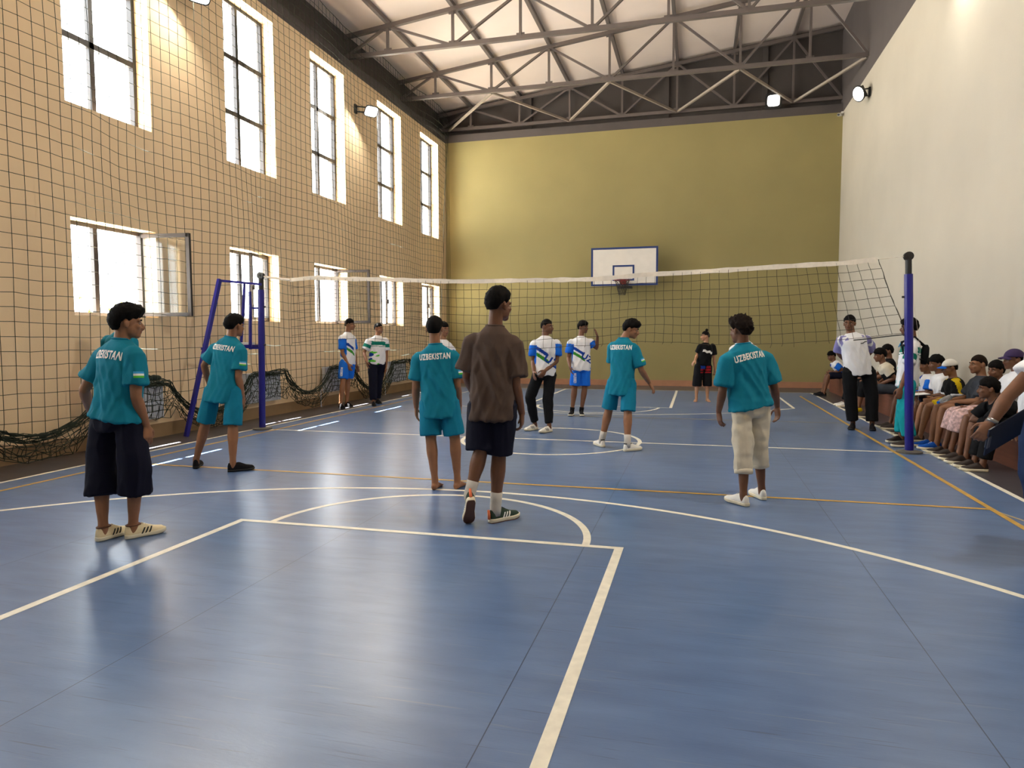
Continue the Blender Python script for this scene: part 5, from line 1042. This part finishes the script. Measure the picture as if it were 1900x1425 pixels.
person(dict(label='boy in pink floral trousers seated behind the one clasping his hands', k=0.92, hfwd=(-0.874, -0.486, 0.0), tilt=0.0, vox=0.009, tone=(112, 74, 52), shoe='brown', hair=dict(front=.34, side=.02, back=-.5, thick=.014, seed=29), shirt=dict(pat=M_grey, hem=-.02), lower=dict(name='trousers', mat=M_floral, hem=1.45, leg=[.11,.12,.125,.12,.115]), sit=True,
  J=dict(head=(5.42,-0.076,1.045), neck=(5.465,-0.076,0.911), shL=(5.465,-0.237,0.851), hipL=(5.43,-0.154,0.53), knL=(5.034,-0.186,0.48), hlL=(4.99,-0.186,0.0), toL=(4.742,-0.186,0.0), anL=(4.939,-0.186,0.087), elL=(5.358,-0.277,0.641), wrL=(5.134,-0.156,0.565), fgL=(5.044,-0.126,0.545), shR=(5.465,0.085,0.851), hipR=(5.43,0.002,0.53), knR=(5.034,0.034,0.48), hlR=(4.99,0.034,0.0), toR=(4.742,0.034,0.0), anR=(4.939,0.034,0.087), elR=(5.358,0.124,0.641), wrR=(5.134,0.004,0.565), fgR=(5.044,-0.026,0.545))))
person(dict(label='boy with black hair in black T-shirt and black trousers clasping his hands on the bench', k=0.95, hfwd=(-0.995, 0.1, 0.0), tilt=0.0, vox=0.007, tone=(112, 74, 52), shoe='brown', hair=dict(front=.36, side=-.02, back=-.55, thick=.016, top=.012, rough=.006, seed=30), shirt=dict(pat=M_blackc, hem=-.02, sleeve=.72), lower=dict(name='trousers', mat=M_blackc, hem=1.86, leg=[.1,.094,.088,.08,.078]), sit=True,
  J=dict(head=(5.0,-1.055,0.889), neck=(5.045,-1.055,0.751), shL=(5.045,-1.221,0.69), hipL=(5.43,-1.136,0.53), knL=(5.021,-1.165,0.495), hlL=(4.99,-1.165,0.0), toL=(4.733,-1.165,0.0), anL=(4.938,-1.165,0.09), elL=(4.923,-1.258,0.523), wrL=(5.121,-1.135,0.58), fgL=(5.031,-1.105,0.56), shR=(5.045,-0.889,0.69), hipR=(5.43,-0.974,0.53), knR=(5.021,-0.945,0.495), hlR=(4.99,-0.945,0.0), toR=(4.733,-0.945,0.0), anR=(4.938,-0.945,0.09), elR=(4.923,-0.852,0.523), wrR=(5.121,-0.975,0.58), fgR=(5.031,-1.005,0.56))))
person(dict(label='person in a purple cap at the near end of the bench', k=0.98, hfwd=(-0.981, -0.196, 0.0), tilt=0.0, vox=0.01, tone=(112, 74, 52), shoe='brown', cap=(mat('purple_cap_cloth', (48, 28, 74), .8), mat('purple_cap_cloth', (48, 28, 74), .8)), hair=dict(front=.55, side=.03, back=-.5, thick=.006, top=-.004, rough=.002, seed=31), shirt=dict(pat=M_jwhite, hem=-.02), lower=dict(mat=M_blackc, hem=.95, leg=[.1,.094,.088,.08,.078]), sit=True,
  J=dict(head=(5.4,-0.586,1.192), neck=(5.445,-0.586,1.05), shL=(5.445,-0.758,0.986), hipL=(5.43,-0.67,0.53), knL=(5.009,-0.696,0.51), hlL=(4.99,-0.696,0.0), toL=(4.725,-0.696,0.0), anL=(4.936,-0.696,0.093), elL=(5.3,-0.792,0.771), wrL=(5.109,-0.666,0.595), fgL=(5.019,-0.636,0.575), shR=(5.445,-0.415,0.986), hipR=(5.43,-0.503,0.53), knR=(5.009,-0.476,0.51), hlR=(4.99,-0.476,0.0), toR=(4.725,-0.476,0.0), anR=(4.936,-0.476,0.093), elR=(5.3,-0.381,0.771), wrR=(5.109,-0.506,0.595), fgR=(5.019,-0.536,0.575))))

# ------------------------------------------------------------------ things held, carried or left on the floor
M_clip = mat('dark_navy_plastic', (24, 32, 52), .45)
t = thing('clipboard', 'dark navy clipboard in the hand of the man in jeans', 'clipboard', (3.95, -4.35, .9))
a_, b_ = V((3.77, -4.52, .845)), V((4.05, -4.36, .985)); ux = (b_ - a_).normalized(); uy = V((.35, .55, -.42)); uy = (uy - ux*uy.dot(ux)).normalized(); uz = ux.cross(uy)
c_ = (a_ + b_)/2 + uy*.10
mb = MB(); mb.obox(c_, ux*.165, uy*.115, uz*.004); mb.build('board', M_clip, t)
mb = MB(); mb.obox(c_ - ux*.15, ux*.012, uy*.05, uz*.010); mb.build('clip', mat('dull_metal_clip', (120, 120, 124), .35, metal=.8), t)
t = thing('notebook', 'dark blue notebook with white edge on the lap behind the net post', 'notebook', (5.02, 1.45, .62))
mb = MB(); mb.obox((5.02, 1.45, .625), (.11, 0, .01), (0, .15, 0), (0, 0, .006)); mb.build('cover', M_clip, t)
mb = MB(); mb.obox((5.02, 1.45, .633), (.108, 0, .01), (0, .147, 0), (0, 0, .004)); mb.build('page', M_white, t)
t = thing('water_bottle', 'clear plastic water bottle in the lap of the man in slate grey T-shirt', 'bottle', (4.95, .12, .66))
M_pet = mat('clear_plastic', (196, 206, 216), .12, spec=.6); M_pet.node_tree.nodes['Principled BSDF'].inputs['Transmission Weight'].default_value = .75
d_ = V((-.75, -.5, -.28)).normalized(); p_ = V((5.02, .16, .70))
mb = MB(); mb.tube([p_, p_ + d_*.01, p_ + d_*.12, p_ + d_*.17, p_ + d_*.20], [.028, .033, .033, .028, .014], 16); mb.build('bottle_body', M_pet, t, True)
mb = MB(); mb.tube([p_ + d_*.20, p_ + d_*.222], .015, 12); mb.build('bottle_cap', M_jblue, t)
ys_ = shoe(V((4.98, 4.72, 0)), V((4.72, 4.64, 0)), 1.0, None, None, dict(upper=M_yellowc, sole=M_solek, lace=M_solek)); ys_.name = 'sneaker'
tag(ys_, 'yellow sneaker with black sole on the floor behind the standing man', 'shoe')
# sunlit shrub in the yard, glimpsed through the open casement
t = thing('shrub', 'sunlit yellow-green shrub in the yard outside the open window', 'shrub', (-11.2, 3.4, 0))
random.seed(3); mb = MB()
for k in range(9): mb.tube([(-11.2, 3.4, 0), (-11.2 + random.uniform(-.3,.3), 3.4 + random.uniform(-.4,.4), .8), (-11.2 + random.uniform(-.6,.6), 3.4 + random.uniform(-.8,.8), 1.7)], [.03, .02, .008], 6)
mb.build('stem', mat('brown_bark', (92, 72, 52), .8), t)
mb = MB()
for k in range(700):
    c = V((-11.2 + random.gauss(0, .38), 3.4 + random.gauss(0, .5), 1.35 + random.gauss(0, .38))); a_ = V((random.uniform(-1,1), random.uniform(-1,1), random.uniform(-1,1))).normalized()*.06; b_ = a_.cross(V((random.uniform(-1,1), random.uniform(-1,1), .3))).normalized()*.03
    mb.add([c - a_, c + b_, c + a_, c - b_], [(0, 1, 2, 3)])
mb.build('foliage', mat('yellow_green_leaf', (150, 160, 52), .6, var=.2), t)
